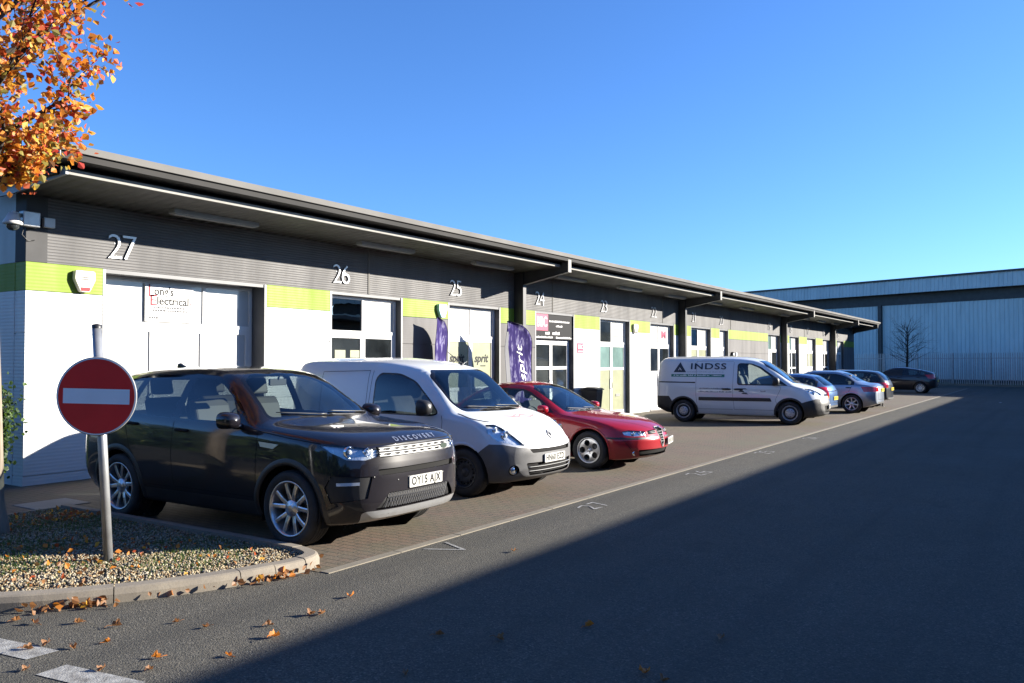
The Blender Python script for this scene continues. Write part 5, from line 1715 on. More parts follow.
# roof and canopy
RX0, RX1 = 5.53, 63.1
b = MB(); b.box(RX0, RX1, 10.55, BYB + .3, 4.475, 4.575); part(b, 'roof_edge', M['roof_metal'], bevel=.006)
b = MB(); b.box(RX0 + .012, RX1 - .012, 10.59, BYB + .28, 4.385, 4.473); part(b, 'roof_fascia', M['roof_metal_dark'])
b = MB(); b.box(RX0 + .15, RX1 - .1, 11.0, FY + .3, 4.26, 4.383); part(b, 'roof_recess_shade', M['recess_shade'])  # near-black box standing in for the shade of the recess
b = MB(); b.box(BX0 - .17, RX1 - .25, 10.85, 10.90, 4.245, 4.315); part(b, 'canopy_strip', M['strip_metal'])
b = MB()
so = [(10.902, 4.262), (10.902, 4.245), (FY + .02, 4.165), (FY + .02, 4.20)]
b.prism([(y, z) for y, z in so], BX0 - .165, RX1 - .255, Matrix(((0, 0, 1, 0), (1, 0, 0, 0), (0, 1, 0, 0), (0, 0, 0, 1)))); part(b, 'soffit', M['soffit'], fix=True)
b = MB(); b.prism([(10.85, 4.32), (10.85, 4.24), (FY - .01, 4.14), (FY + .6, 4.14), (FY + .6, 4.37), (10.95, 4.37)], BX0 - .21, BX0 - .172, Matrix(((0, 0, 1, 0), (1, 0, 0, 0), (0, 1, 0, 0), (0, 0, 0, 1)))); part(b, 'canopy_end', M['end_sky_grey'], fix=True)
b = MB(); b.box(RX0 - .012, RX0 - .001, 10.552, BYB + .298, 4.386, 4.573); part(b, 'verge_trim', M['end_sky_grey'])  # thin sheet lays the same sky-reflection grey over the roof end
# columns with their tapering canopy arms
COLX = (18.60, 30.12, 44.25, 55.55)
for x in COLX + (62.2,):
    b = MB()
    if x < 62:
        for x0, x1, y0, y1 in ((x, x + .15, 11.98, 11.995), (x, x + .15, 12.255, 12.27), (x + .065, x + .085, 11.995, 12.255)): b.box(x0, x1, y0, y1, 0, 4.17)
        b.box(x + .004, x + .02, 11.996, 12.254, 0, 4.16)
        b.box(x - .06, x + .21, 11.92, 12.275, 0, .02)
        c = part(b, 'column', M['dark_steel'])
    b = MB(); TM = Matrix(((0, 0, 1, 0), (1, 0, 0, 0), (0, 1, 0, 0), (0, 0, 0, 1)))
    pf = [(10.60, 4.42), (10.60, 4.12), (11.975, 3.86), (12.27, 3.70), (12.27, 4.16), (10.95, 4.24), (10.84, 4.30), (10.84, 4.38)]
    b.prism([(y, z) for y, z in pf], x + .04, x + .11, TM)
    b.prism([(10.60, 4.125), (10.60, 4.105), (11.98, 3.84), (11.98, 3.86)], x, x + .15, TM)
    part(b, 'canopy_arm', M['dark_steel'], fix=True)
    b = MB(); b.box(x - .005, x + .155, 10.585, 10.60, 4.10, 4.43); part(b, 'arm_end_plate', M['strip_metal'])


# shopfronts: recessed frame with panes
REC = .15
def shopfront(num, X0, X1, top, bottom, mid=None, solid_below=True, nb=None, leafs=2):
    D = FY + (.34 if num == 27 else REC); x0, x1 = X0 + .05, X1 - .05; zt = ZG1 - .06; zl = .06
    f = MB(); F0, F1 = D, D + .06
    ftop = (2.36, 2.43)
    def bar(a, b_, c, d, y0=F0): f.box(a, b_, y0, F1, c, d)
    bar(x0, x1, zt - .06, zt); bar(x0, x0 + .07, 0, zt - .06); bar(x1 - .07, x1, 0, zt - .06); bar(x0 + .07, x1 - .07, ftop[0], ftop[1], F0 - .01)
    nt_ = len(top); nbm = len(bottom)
    panes = []
    wt = (x1 - x0 - .14) / nt_
    for i, m in enumerate(top):
        a = x0 + .07 + i * wt; c = a + wt
        if i: bar(a - .03, a + .03, ftop[1], zt - .06)
        panes.append((a + (.03 if i else 0), c - (.03 if i < nt_ - 1 else 0), ftop[1], zt - .06, m))
    wb = (x1 - x0 - .14) / nbm
    for i, m in enumerate(bottom):
        a = x0 + .07 + i * wb; c = a + wb; ia = a + .075; ic = c - .075
        bar(a, ia, 0.02, ftop[0]); bar(ic, c, 0.02, ftop[0]); bar(ia, ic, ftop[0] - .09, ftop[0])
        zm = mid or .98
        bar(ia, ic, zm, zm + .09); bar(ia, ic, .02, .16)
        panes.append((ia, ic, zm + .09, ftop[0] - .09, m))
        panes.append((ia, ic, .16, zm, (nb or ['frame_white'] * nbm)[i]))
        if i: bar(a - .004, a + .004, .02, ftop[0], F0 - .004)
    fo = part(f, 'shopfront', M['frame_white'], bevel=.004)
    for a, c, z0, z1, m in panes:
        p = MB(); p.box(a - .004, c + .004, F0 + .022, F0 + .04, z0 - .004, z1 + .004)
        p.build('pane', M[m], fo)
    h = MB(); hx = x0 + .07 + wb * (nbm // 2) - .04 if nbm > 1 else x1 - .15
    h.tube([(hx, F0 - .01, 1.25), (hx, F0 - .05, 1.22), (hx, F0 - .05, .92), (hx, F0 - .01, .89)], .012, 8); h.build('handle', M['steel'], fo)
    r = MB(); r.box(X0 + .002, X1 - .002, FY + .012, FY + .40, zt, ZG1); part(r, 'lintel', M['reveal'])
    r = MB(); r.box(X1 - .0485, X1 - .0455, FY + .004, D - .002, .01, zt - .002); part(r, 'reveal', M['reveal'])
    r = MB(); r.box(X0 + .02, X1 - .02, FY - .02, FY + .42, -.02, .025); part(r, 'threshold', M['slab'])
    return fo


W, C, T, K, G = 'pane_white', 'pane_cream', 'pane_teal', 'pane_dark', 'pane_glass'
U = {u[0]: u for u in UNITS}
shopfront(27, *U[27][1:], [W, W, W], [W, W, W])
shopfront(26, *U[26][1:], [G, W], [K, K], mid=1.0)
shopfront(25, *U[25][1:], [W, W], [C, C], mid=1.05)
shopfront(24, *U[24][1:], ['sign_black', 'sign_black'], [K, K], mid=1.55, nb=[K, K])
shopfront(23, *U[23][1:], [K, W], [T, T], mid=1.5, nb=[C, C])
shopfront(22, *U[22][1:], [W, W], [K, K], mid=1.35, nb=[W, K])
shopfront(21, *U[21][1:], [G, W], [C, C])
shopfront(20, *U[20][1:], [W], [W])
shopfront(19, *U[19][1:], [T, W], [W, K], nb=[W, K])
shopfront(18, *U[18][1:], [T, W], [K, K], mid=1.4, nb=[K, K])
shopfront(17, *U[17][1:], [W, W], [C, C], mid=1.4)
shopfront(16, *U[16][1:], [W, W], [K, K], mid=1.4, nb=[K, K])
shopfront(15, *U[15][1:], [T, W], [W, W])
# papers and film on panes (unit 26 and 25)
DY = FY + REC + .018
b = MB()
for x0, x1 in ((12.16, 12.46), (12.60, 12.88)): b.box(x0, x1, DY - .003, DY + .001, 1.72, 2.02)
part(b, 'paper_notice', M['pane_cream'])
b = MB()
for k, x in enumerate((16.30, 17.34)):
    flat_text(b, 'sprit', .30, frame((x, DY - .002, 1.86), (1, 0, 0), (0, 0, 1)), fit=.62, bold=.008, italic=.25)
    for q in range(3): b.box(x - .05 + q * .08, x + .01 + q * .08, DY - .003, DY - .001, 1.66, 1.685)
part(b, 'lettering', M['ink'])
for k in range(5):
    b = MB(); b.box(24.86, 25.6, DY - .004, DY, 2.50 + k * .12, 2.515 + k * .12) if k in (1, 3) else None
    if b.v: part(b, 'blind_rail', M['ink_grey'])
b = MB(); flat_text(b, 'M', .35, frame((29.1, DY - .003, 2.78), (1, 0, 0), (0, 0, 1)), fit=.42, bold=.02); part(b, 'lettering', M['sign_pink'])
b = MB(); b.box(25.05, 25.35, DY - .012, DY - .004, .62, .70); part(b, 'letter_plate', M['steel'])

# unit numbers: raised digits
NX = {27: 7.40, 26: 12.15, 25: 16.0, 24: 19.90, 23: 23.86, 22: 27.78, 21: 31.74, 20: 34.95, 19: 42.05, 18: 46.0, 17: 49.75, 16: 53.6, 15: 57.5}
for n_, x in NX.items():
    o = thing('unit_number', 'raised silver metal unit number %d on the grey cladding above its shopfront' % n_, 'sign', (x, FY - .022, 3.57), group='unit numbers along the terrace')
    for i, ch in enumerate(str(n_)):
        vs, fs = text_polys(ch, .50, bold=-.007)
        cx = (max(v[0] for v in vs) + min(v[0] for v in vs)) / 2; cy = (max(v[1] for v in vs) + min(v[1] for v in vs)) / 2; hh = max(v[1] for v in vs) - min(v[1] for v in vs)
        k = .38 / hh; b = MB(); b.add([((vx - cx) * k + (-.12 if i == 0 else .12), 0, (vy - cy) * k) for vx, vy in vs], fs)
        d = b.build('digit', M['number_metal'], o, fix=True); md = d.modifiers.new('depth', 'SOLIDIFY'); md.thickness = .018; md.offset = 0
        st = MB(); st.tube([((-.12 if i == 0 else .12), 0.015, .05), ((-.12 if i == 0 else .12), .03, .05)], .008, 6); st.build('stud', M['galv'], d)

# lights under the canopy
LXS = [7.9, 12.1, 16.0, 19.9, 23.8, 27.7, 31.7, 36.0, 42.0, 46.0, 49.8, 53.6, 57.5]
wh = dict(zip(LXS, UNITS))
for x in LXS:
    o = thing('canopy_light', 'long grey batten light under the canopy in front of unit %d' % wh[x][0], 'light fitting', (x + .82, 11.72, 4.20), group='lights under the canopy')
    b = MB(); b.box(-.83, .83, -.085, .085, -.07, .035); b.build('housing', M['frame_grey'], o, bevel=.01)
    b = MB(); b.box(-.80, .80, -.065, .065, -.085, -.072); b.build('diffuser', M['frame_grey'], o)


# ------------------------------------------------------------------- signs etc
o = thing('shop_sign', 'white board with red and black lettering in the wide shopfront under number 27', 'sign', (8.47, FY + .335, 2.78))
b = MB(); b.box(-.455, .455, -.012, .0, -.335, .30); b.build('board', M['sign_white'], o)
b = MB(); flat_text(b, 'ong\'s', .20, frame((.02 - .13, -.015, .175), (1, 0, 0), (0, 0, 1)), fit=.36, bold=.004); flat_text(b, 'lectrical', .19, frame((.065, -.015, .015), (1, 0, 0), (0, 0, 1)), fit=.60, bold=.004); b.build('lettering', M['ink'], o)
b = MB(); flat_text(b, 'L', .30, frame((-.34, -.015, .175), (1, 0, 0), (0, 0, 1)), fit=.10); flat_text(b, 'E', .26, frame((-.30, -.015, .015), (1, 0, 0), (0, 0, 1)), fit=.12); flat_text(b, 'ltd', .10, frame((.42, -.015, -.02), (1, 0, 0), (0, 0, 1)), fit=.055); b.build('lettering', M['ink_red'], o)
b = MB()
for z, x0, x1, h in ((-.095, -.30, .30, .03), (-.145, -.31, .36, .034), (-.20, -.28, .28, .014), (-.27, -.38, -.20, .035), (-.275, .10, .38, .012)):
    x = x0
    while x < x1 - .02: e = x + random.uniform(.02, .05); b.box(x, min(e, x1), -.0145, -.013, z - h / 2, z + h / 2); x = e + .012
b.build('small_print', M['ink_grey'], o)

o = thing('shop_sign', 'black fascia sign with a pink lettered square over the shopfront under number 24', 'sign', (20.80, FY + .05, 2.80))
b = MB(); b.box(-1.04, 1.04, -.012, .0, -.37, .37); b.build('board', M['sign_black'], o)
b = MB(); b.box(-1.02, -.36, -.02, -.013, -.13, .35); b.build('pink_square', M['sign_pink'], o)
b = MB(); flat_text(b, 'BBC', .40, frame((-.69, -.023, .11), (1, 0, 0), (0, 0, 1)), fit=.54, bold=.006)
for z, x0, x1, h in ((.155, -.28, .92, .05), (.02, .10, .5, .05), (-.19, -.5, -.25, .09), (-.19, -.10, .3, .09), (-.315, -1.0, -.1, .05), (-.315, .10, 1.0, .05)):
    x = x0
    while x < x1 - .03: e = x + random.uniform(.04, .09); b.box(x, min(e, x1), -.0145, -.013, z - h / 2, z + h / 2 * random.choice((.5, 1, .7))); x = e + .018
b.build('lettering', M['sign_white'], o)
o = thing('wall_sign', 'small pink and white plaque on the white pier right of the black fascia sign', 'sign', (22.30, FY - .012, 2.20))
b = MB(); b.box(-.20, .20, 0, .01, -.15, .15); b.build('board', M['sign_pink'], o)
b = MB(); flat_text(b, 'BBC', .17, frame((0, -.003, .03), (1, 0, 0), (0, 0, 1)), fit=.30, bold=.004); b.box(-.16, .16, -.003, -.001, -.12, -.09); b.build('lettering', M['sign_white'], o)
o = thing('wall_sign', 'tiny pink and white notice on the grey pier beside the black sign', 'sign', (19.45, FY - .01, 2.20))
b = MB(); b.box(-.07, .07, 0, .008, -.09, .09); b.build('board', M['sign_pink'], o)
b = MB(); b.box(-.05, .05, -.002, -.0005, -.02, .06); b.build('lettering', M['sign_white'], o)


def alarm_box(x, z, lab, body, stripe):
    o = thing('alarm_box', lab, 'alarm', (x, FY - .005, z), group='alarm boxes on the green band')
    pr = [(-.15, .15), (.15, .15), (.16, .02), (.07, -.17), (-.07, -.17), (-.16, .02)]
    b = MB(); b.prism(rounded(pr, .03), -.0, .09, frame((0, 0, 0), (1, 0, 0), (0, 0, 1))); b.build('cover', body, o, bevel=.012)
    b = MB(); b.prism(rounded([(-.08, -.10), (.08, -.10), (.06, -.155), (-.06, -.155)], .01), .0905, .0945, frame((0, 0, 0), (1, 0, 0), (0, 0, 1))); b.build('strobe', stripe, o)
    b = MB()
    for z_, w in ((.05, .09), (.02, .06)): b.box(-w, w, -.0945, -.0915, z_ - .008, z_ + .008)
    b.build('small_print', M['ink_grey'], o)
    return o


M['cover_cream'] = mat('cream_alarm_cover', (.68, .64, .55), .4); M['cover_blue'] = mat('pale_blue_alarm_cover', (.30, .55, .58), .4); M['strobe_red'] = mat('red_strobe', (.40, .02, .02), .2)
alarm_box(6.78, 2.99, 'cream alarm box with red base on the green band left of number 27', M['cover_cream'], M['strobe_red'])
alarm_box(15.42, 2.99, 'pale blue alarm box on the green band left of number 25', M['cover_blue'], M['sign_white'])
alarm_box(26.15, 2.93, 'slim cream alarm box on the green band between numbers 23 and 22', M['cover_cream'], M['ink_grey'])
o = thing('wall_lamp', 'round black and white bulkhead lamp on the grey panel near the far van', 'lamp', (36.35, FY, 2.05))
b = MB(); b.lathe([(0, 0), (.17, 0), (.18, .05), (.16, .10), (.10, .13), (0, .14)], 24, frame((0, 0, 0), (1, 0, 0), (0, 0, 1))); b.build('housing', M['black_plastic'], o)
b = MB(); b.box(.12, .30, -.16, 0, -.08, .14); b.build('side_box', M['sign_white'], o, bevel=.01)

o = thing('security_camera', 'white dome security camera on an arm at the end of the terrace under the roof', 'camera', (5.95, FY, 3.78))
b = MB(); b.box(-.10, .14, -.14, -.005, -.09, .13); b.build('mount', M['galv'], o, bevel=.015)
b = MB(); b.box(.22, .38, -.08, -.005, -.06, .08); b.build('junction_box', M['sign_white'], o, bevel=.01)
b = MB(); b.tube([(-.10, -.07, .06), (-.22, -.10, .08), (-.22, -.10, .02)], .03, 10); b.build('arm', M['sign_white'], o)
b = MB(); b.lathe([(0, .12), (.06, .12), (.09, .06), (.125, .0), (.125, -.03), (.10, -.04)], 24, Matrix.Translation((-.22, -.10, -.05))); b.build('housing', M['sign_white'], o)
b = MB(); b.lathe([(.085, -.035), (.08, -.08), (.05, -.115), (0, -.125)], 20, Matrix.Translation((-.22, -.10, -.05))); b.build('dome', M['pane_dark'], o)
b = MB(); b.tube([(-.03, -.02, -.09), (-.06, -.02, -.20), (.02, -.02, -.28), (.12, -.01, -.26)], .008, 6); b.build('cable', M['black_plastic'], o)


# feather flags
def feather_flag(x, y, rz, h, label, w=.72, motif=0):
    o = thing('feather_flag', label, 'flag', (x, y, 0), rz, 'purple feather flags by the middle shopfronts')
    n = 26; rows = []
    for i in range(n + 1):
        t = i / n; z = .45 + (h - .45) * t
        lead = -.02 + .0 * t                       # pole side
        # pole bends over at the top
        bend = max(0, (t - .72) / .28)
        xl = -w / 2 + w * .92 * (1 - math.sqrt(max(0, 1 - bend ** 2.2))) * .98
        xr = w / 2 - w * .10 * (1 - t) - (w * .10 * bend)
        xr = max(xr, xl + .02); rows.append((-xr, -xl, z))
    m_ = 14; b = MB(); vs = []
    for xl, xr, z in rows:
        for j in range(m_ + 1):
            u = j / m_; vs.append((xl + (xr - xl) * u, .03 * math.sin(u * 5 + z * 2.2) * u + .02 * math.sin(z * 4), z))
    fs = [(i * (m_ + 1) + j, i * (m_ + 1) + j + 1, (i + 1) * (m_ + 1) + j + 1, (i + 1) * (m_ + 1) + j) for i in range(n) for j in range(m_)]
    b.add(vs, fs, True)
    c = b.build('cloth', M['flag_purple'], o)
    md = c.modifiers.new('thickness', 'SOLIDIFY'); md.thickness = .004
    p = MB(); p.tube([(w / 2, 0, 0), (w / 2, 0, .45)] + [(xr + .012, .03 * math.sin(5 + z * 2.2) + .02 * math.sin(z * 4), z) for xl, xr, z in rows] , [.016] * 2 + [.014 - .008 * i / n for i in range(n + 1)], 8); p.build('pole', M['black_plastic'], o)
    s = MB(); s.box(w / 2 - .012, w / 2 + .012, -.28, .28, 0, .02); s.box(w / 2 - .28, w / 2 + .28, -.012, .012, 0, .018); s.build('base', M['black_plastic'], o)
    return o, rows


def flag_cloth():
    m = bpy.data.materials.new('purple_flag'); m.use_nodes = True
    nt = m.node_tree; b = nt.nodes['Principled BSDF']; b.inputs['Roughness'].default_value = .85; b.inputs['Specular IOR Level'].default_value = .05
    tc = _n(nt, 'ShaderNodeTexCoord'); mp = _n(nt, 'ShaderNodeMapping'); mp.inputs['Scale'].default_value = (1, 1, .28); mp.inputs['Rotation'].default_value = (0, R(14), 0)
    nt.links.new(tc.outputs['Object'], mp.inputs[0])
    n = _n(nt, 'ShaderNodeTexNoise'); n.inputs['Scale'].default_value = 9; n.inputs['Detail'].default_value = 3; nt.links.new(mp.outputs[0], n.inputs['Vector'])
    c = ramp(nt, n.outputs['Fac'], [(.40, (.022, .016, .072)), (.53, (.038, .028, .105)), (.59, (.17, .16, .25)), (.64, (.030, .022, .095))])
    nt.links.new(c, b.inputs['Base Color']); return m


M['flag_purple'] = flag_cloth(); M['flag_pale'] = mat('pale_flag_edge', (.16, .16, .17), .8)
feather_flag(15.05, 11.95, R(12), 2.80, 'purple and white feather flag against the grey pier left of number 25', .62)
o, rows = feather_flag(17.55, 11.45, R(-16), 2.80, 'purple feather flag with white lettering beside the dark column, bent black pole', .92)
b = MB(); Mf = frame((.10, -.045, 1.75), (-.12, 0, 1), (-1, 0, -.12))
vs, fs = text_polys('sprit', .30, bold=.0, italic=.3); k = .95 / (max(v[0] for v in vs) - min(v[0] for v in vs)); x0 = (max(v[0] for v in vs) + min(v[0] for v in vs)) / 2
pts = []
for x, y in vs:
    q = Mf @ Vector(((x - x0) * k, y, 0)); u = min(1, max(0, (q.x + .40) / .86))
    pts.append((q.x, .03 * math.sin(u * 5 + q.z * 2.2) * u + .02 * math.sin(q.z * 4) - .007, q.z))
b.add(pts, fs)
b.build('lettering', M['sign_white'], o)
b = MB(); vs = []
for xl, xr, z in rows[:24]:
    for j in range(4):
        x = xl + .13 * j / 3 * max(.25, 1 - max(0, z - 1.9) * .9); u = (x - xl) / max(.05, xr - xl); vs.append((x, .03 * math.sin(u * 5 + z * 2.2) * u + .02 * math.sin(z * 4) - .008, z))
b.add(vs, [(i * 4 + j, i * 4 + j + 1, i * 4 + j + 5, i * 4 + j + 4) for i in range(23) for j in range(3)]); b.build('pale_edge', M['flag_pale'], o)

# wheelie bin against the white pier
o = thing('wheelie_bin', 'dark grey wheelie bin against the white pier right of the shopfront under number 24', 'bin', (22.42, 11.95, 0), R(4)); o.scale = (.82, .82, .93)
b = MB(); 
vs = [(-.24, -.26, .10), (.24, -.26, .10), (.24, .22, .10), (-.24, .22, .10), (-.30, -.34, .98), (.30, -.34, .98), (.30, .30, .98), (-.30, .30, .98)]
b.add(vs, [(0, 3, 2, 1), (4, 5, 6, 7), (0, 1, 5, 4), (1, 2, 6, 5), (2, 3, 7, 6), (3, 0, 4, 7)]); b.build('bin_body', M['bin'] if 'bin' in M else M['dark_plastic'], o, bevel=.03)
b = MB(); b.prism([(-.38, .985), (.33, .985), (.33, 1.04), (.05, 1.085), (-.30, 1.05), (-.38, 1.01)], -.31, .31, Matrix(((0, 0, 1, 0), (1, 0, 0, 0), (0, 1, 0, 0), (0, 0, 0, 1)))); b.build('lid', M['dark_plastic'], o, bevel=.015)
b = MB(); b.tube([(-.24, .36, .96), (-.24, .40, .99), (.24, .40, .99), (.24, .36, .96)], .014, 8); b.build('handle', M['dark_plastic'], o)
for sx in (-.24, .24):
    b = MB(); b.lathe([(0, -.025), (.09, -.025), (.10, -.015), (.10, .015), (.09, .025), (0, .025)], 20, Matrix.Translation((sx, .24, .10)) @ LX); b.build('wheel', M['tyre'], o)

# no entry sign on its leaning pole
o = thing('traffic_sign', 'round red no entry sign with white bar on a leaning grey pole', 'road sign', (4.01, 6.785, .06), 0)
tilt = R(2.0)
top = Vector((-.075, .105, 2.0))
b = MB(); b.tube([(0, 0, -.1), tuple(top)], .038, 20); b.build('pole', M['galv'], o)
b = MB(); b.lathe([(.0395, 0), (.0395, .03), (.0, .04)], 20, Matrix.Translation(top)); b.build('pole_cap', M['black_plastic'], o)
nrm = Vector((-.80, -.60, -.02)).normalized()
cz = 1.42; c0 = Vector((-.055, .077, cz)) + nrm * .062
Ms = frame(c0, ZV.cross(nrm), nrm.cross(ZV.cross(nrm)))
Ms = Ms @ Matrix.Rotation(R(-1.5), 4, 'Z')
b = MB(); b.lathe([(0, -.004), (.328, -.004), (.335, .0), (.328, .004), (0, .004)], 64, Ms); b.build('plate_back', M['sign_back'], o)
b = MB(); b.lathe([(0, .0065), (.316, .0065)], 64, Ms); b.build('red_disc', M['sign_red'], o)
b = MB(); b.lathe([(.318, .0065), (.327, .0062)], 64, Ms); b.build('white_rim', M['reflective_white'], o)
b = MB(); b.prism([(-.275, -.064), (.275, -.064), (.275, .064), (-.275, .064)], .0072, .0085, Ms); b.build('white_bar', M['reflective_white'], o)
b = MB()
for dz in (-.16, .16):
    q = c0 + Vector((0, 0, dz)); b.tube([q - nrm * .012 + Vector((.0, 0, 0)), q - nrm * .11], .016, 6)
    b.lathe([(.042, -.02), (.046, -.02), (.046, .02), (.042, .02)], 20, Matrix.Translation(Vector((-.055, .077, cz + dz))))
b.build('clamp', M['galv'], o)

# steel hoop at the edge of the bays
o = thing('hoop_barrier', 'stainless steel hoop bollard on the paving behind the silver saloon', 'bollard', (35.85, 6.0, 0), R(28))
pts = [(-.14, 0, 0), (-.14, 0, .72)] + [(-.14 * math.cos(a), 0, .72 + .14 * math.sin(a)) for a in np.linspace(0, PI, 9)[1:-1]] + [(.14, 0, .72), (.14, 0, 0)]
b = MB(); b.tube(pts, .03, 12); b.build('hoop', M['steel'], o)
b = MB()
for sx in (-.14, .14): b.lathe([(.0, .012), (.07, .012), (.075, .004), (.075, 0)], 20, Matrix.Translation((sx, 0, 0)))
b.build('foot_flange', M['black_plastic'], o)


# ------------------------------------------------------------- far warehouse
W0 = Vector((75.7, 5.3, 0)); TD = Vector((.355, .935, 0)).normalized()
wa = math.atan2(TD.y, TD.x)
ware = thing('warehouse', 'tall pale grey ribbed warehouse with dark band under its eaves closing the yard', 'building', W0, wa)


def ribs(u0, u1, z0, z1, v, pitch=.333, d=.045):
    b = MB(); u = u0; vs = []; 
    prof = []
    while u < u1:
        prof += [(u, v), (u + pitch * .52, v), (u + pitch * .62, v + d), (u + pitch * .9, v + d)]; u += pitch
    prof.append((u1, v))
    for u, y in prof: vs += [(u, y, z0), (u, y, z1)]
    b.add(vs, [(2 * i, 2 * i + 2, 2 * i + 3, 2 * i + 1) for i in range(len(prof) - 1)])
    return b


ribs(-45, 70, 0.3, 6.72, 0).build('wall_sheet', M['ware_clad'], ware, fix=False)
b = MB(); b.box(-45, 70, -.25, -.08, 0, 8.8); b.build('wall_core', M['ware_dark'], ware)
b = MB(); b.box(-45, 70, -.079, .06, -.1, .32); b.build('plinth', M['ware_dark'], ware)
b = MB(); b.box(-45, 70, -.079, .05, 6.70, 7.66); b.build('dark_band', M['ware_dark'], ware)
b = MB(); b.box(-45, 70, .05, .88, 7.64, 7.70); b.build('eaves_soffit', M['ware_dark'], ware)
ribs(-45, 70, 7.62, 8.74, .90, .333, .04).build('fascia_sheet', M['ware_clad'], ware)
b = MB(); b.box(-45.2, 70.2, -30, 1.02, 8.742, 8.90); b.build('roof', M['ware_dark'], ware)
b = MB(); b.box(-45, -44.8, -30, -.26, 0, 8.74); b.box(69.8, 70, -30, -.26, 0, 8.74); b.box(-44.8, 69.8, -30, -29.8, 0, 8.74); b.build('side_walls', M['ware_clad'], ware)
for u in (8.35, 26.0, 42.5, -22.0):
    b = MB(); b.box(u - .16, u + .16, .07, .30, 0, 6.74); b.build('column', M['ware_dark'], ware)
# verge and palisade fence in front of it
f0 = MB(); f0.add([(-45, 5.6, .006), (70, 5.6, .006), (70, .1, .10), (-45, .1, .10)], [(0, 1, 2, 3)]); vg = f0.build('verge', M['soil']); vg.location = W0; vg.rotation_euler = (0, 0, wa); tag(vg, kind='structure')
f0 = MB(); f0.box(-45, 70, 5.62, 5.76, -.02, .14); vg = f0.build('kerb', M['kerb']); vg.location = W0; vg.rotation_euler = (0, 0, wa); tag(vg, kind='structure')
fence = thing('palisade_fence', 'tall grey steel palisade fence in front of the far warehouse', 'fence', W0 + Matrix.Rotation(wa, 3, 'Z') @ Vector((0, 4.9, 0)), wa)
u = -25.0
while u < 15:
    b = MB(); b.box(u - .05, u + .05, -.05, .05, 0, 2.45); b.build('post', M['fence'] if 'fence' in M else M['galv'], fence)
    b = MB()
    for z in (.45, 2.05): b.box(u + .052, u + 2.698, -.025, .025, z - .025, z + .025)
    k = u + .14
    while k < u + 2.65:
        b.box(k - .032, k + .032, .026, .034, .06, 2.34)
        b.add([(k - .032, .026, 2.34), (k + .032, .026, 2.34), (k + .018, .026, 2.46), (k - .018, .026, 2.46)], [(0, 1, 2, 3)])
        k += .158
    b.build('pale_panel', M['fence'] if 'fence' in M else M['galv'], fence)
    u += 2.75

# building on the near side of the road: its shadow lies on the asphalt
HS = 4.2; YS = 4.09 - HS / .4198
near = thing('industrial_building', 'long grey industrial building across the road whose shadow covers the asphalt', 'building', (30, YS, 0))
b = MB(); b.box(-42, 38, -12, -1.6, 0, HS - .2); b.build('wall', M['clad_grey'], near)
b = MB(); b.box(-42.3, 38.3, -12.3, .0, HS - .19, HS); b.build('roof', M['roof_metal'], near)
for i in range(18):
    b = MB(); b.box(-40 + i * 4.2, -37.8 + i * 4.2, -1.596, -1.55, 0, 3.1); b.build('roller_door', M['clad_white'], near)
# ------------------------------------------------------------------ vegetation
def leaf_cloud(name, spots, size, mats_, pw, parent, cup=.25, elong=1.25, loc=None):
    """small folded leaves, one at each spot"""
    n = len(spots); P = np.array(spots)
    nx = rng.normal(0, 1, (n, 3)); nx /= np.linalg.norm(nx, axis=1)[:, None]
    t = rng.normal(0, 1, (n, 3)); t -= (t * nx).sum(1)[:, None] * nx; t /= np.linalg.norm(t, axis=1)[:, None]
    s = np.cross(nx, t); L = rng.uniform(size * .65, size * 1.3, n)[:, None]; Wd = L / elong * .5
    tip = P + t * L; mid = P + t * L * .45
    a = mid + s * Wd + nx * L * cup * .5; c = mid - s * Wd + nx * L * cup * .5; k = P + t * L * .8
    d = P + t * L * .78 + s * Wd * .6 + nx * L * cup * .3; e_ = P + t * L * .78 - s * Wd * .6 + nx * L * cup * .3
    V = np.stack([P, a, d, tip, e_, c], 1).reshape(-1, 3)
    base = np.arange(n)[:, None] * 6
    F1 = base + np.array([[0, 1, 2, 3]]); F2 = base + np.array([[0, 3, 4, 5]])
    F = np.concatenate([F1, F2], 1).reshape(-1, 4)
    me = bpy.data.meshes.new(name); me.from_pydata(V.tolist(), [], F.tolist())
    for m in mats_: me.materials.append(m)
    me.polygons.foreach_set('material_index', np.repeat(rng.choice(len(mats_), n, p=pw), 2)); me.update()
    o = bpy.data.objects.new(name, me); link(o, parent); return o


def grow(mb, p, d, length, r, depth, tips, spread=.5, n=5, grav=.0, twig=.35):
    """branching limb; collects twig points"""
    pts = [p.copy()]; rs = [r]; q = p.copy(); dd = d.normalized()
    for i in range(n):
        dd = (dd + Vector((random.gauss(0, .16), random.gauss(0, .16), random.gauss(0, .10) + grav))).normalized()
        q = q + dd * length / n; pts.append(q.copy()); rs.append(r * (1 - .62 * (i + 1) / n))
    mb.tube(pts, rs, 6 if r > .012 else 4, False)
    if depth == 0:
        tips.extend(pts[1:]); return
    k = random.choice((3, 4, 4, 5))
    for i in range(k):
        j = random.randint(1, n); b = pts[j]
        ax = Vector((random.gauss(0, 1), random.gauss(0, 1), random.gauss(0, .7))).normalized()
        nd = (dd + ax * spread * 1.3).normalized()
        grow(mb, b, nd, length * random.uniform(.45, .7), rs[j] * .65, depth - 1, tips, spread, max(3, n - 1), grav)
    tips.extend(pts[-2:])


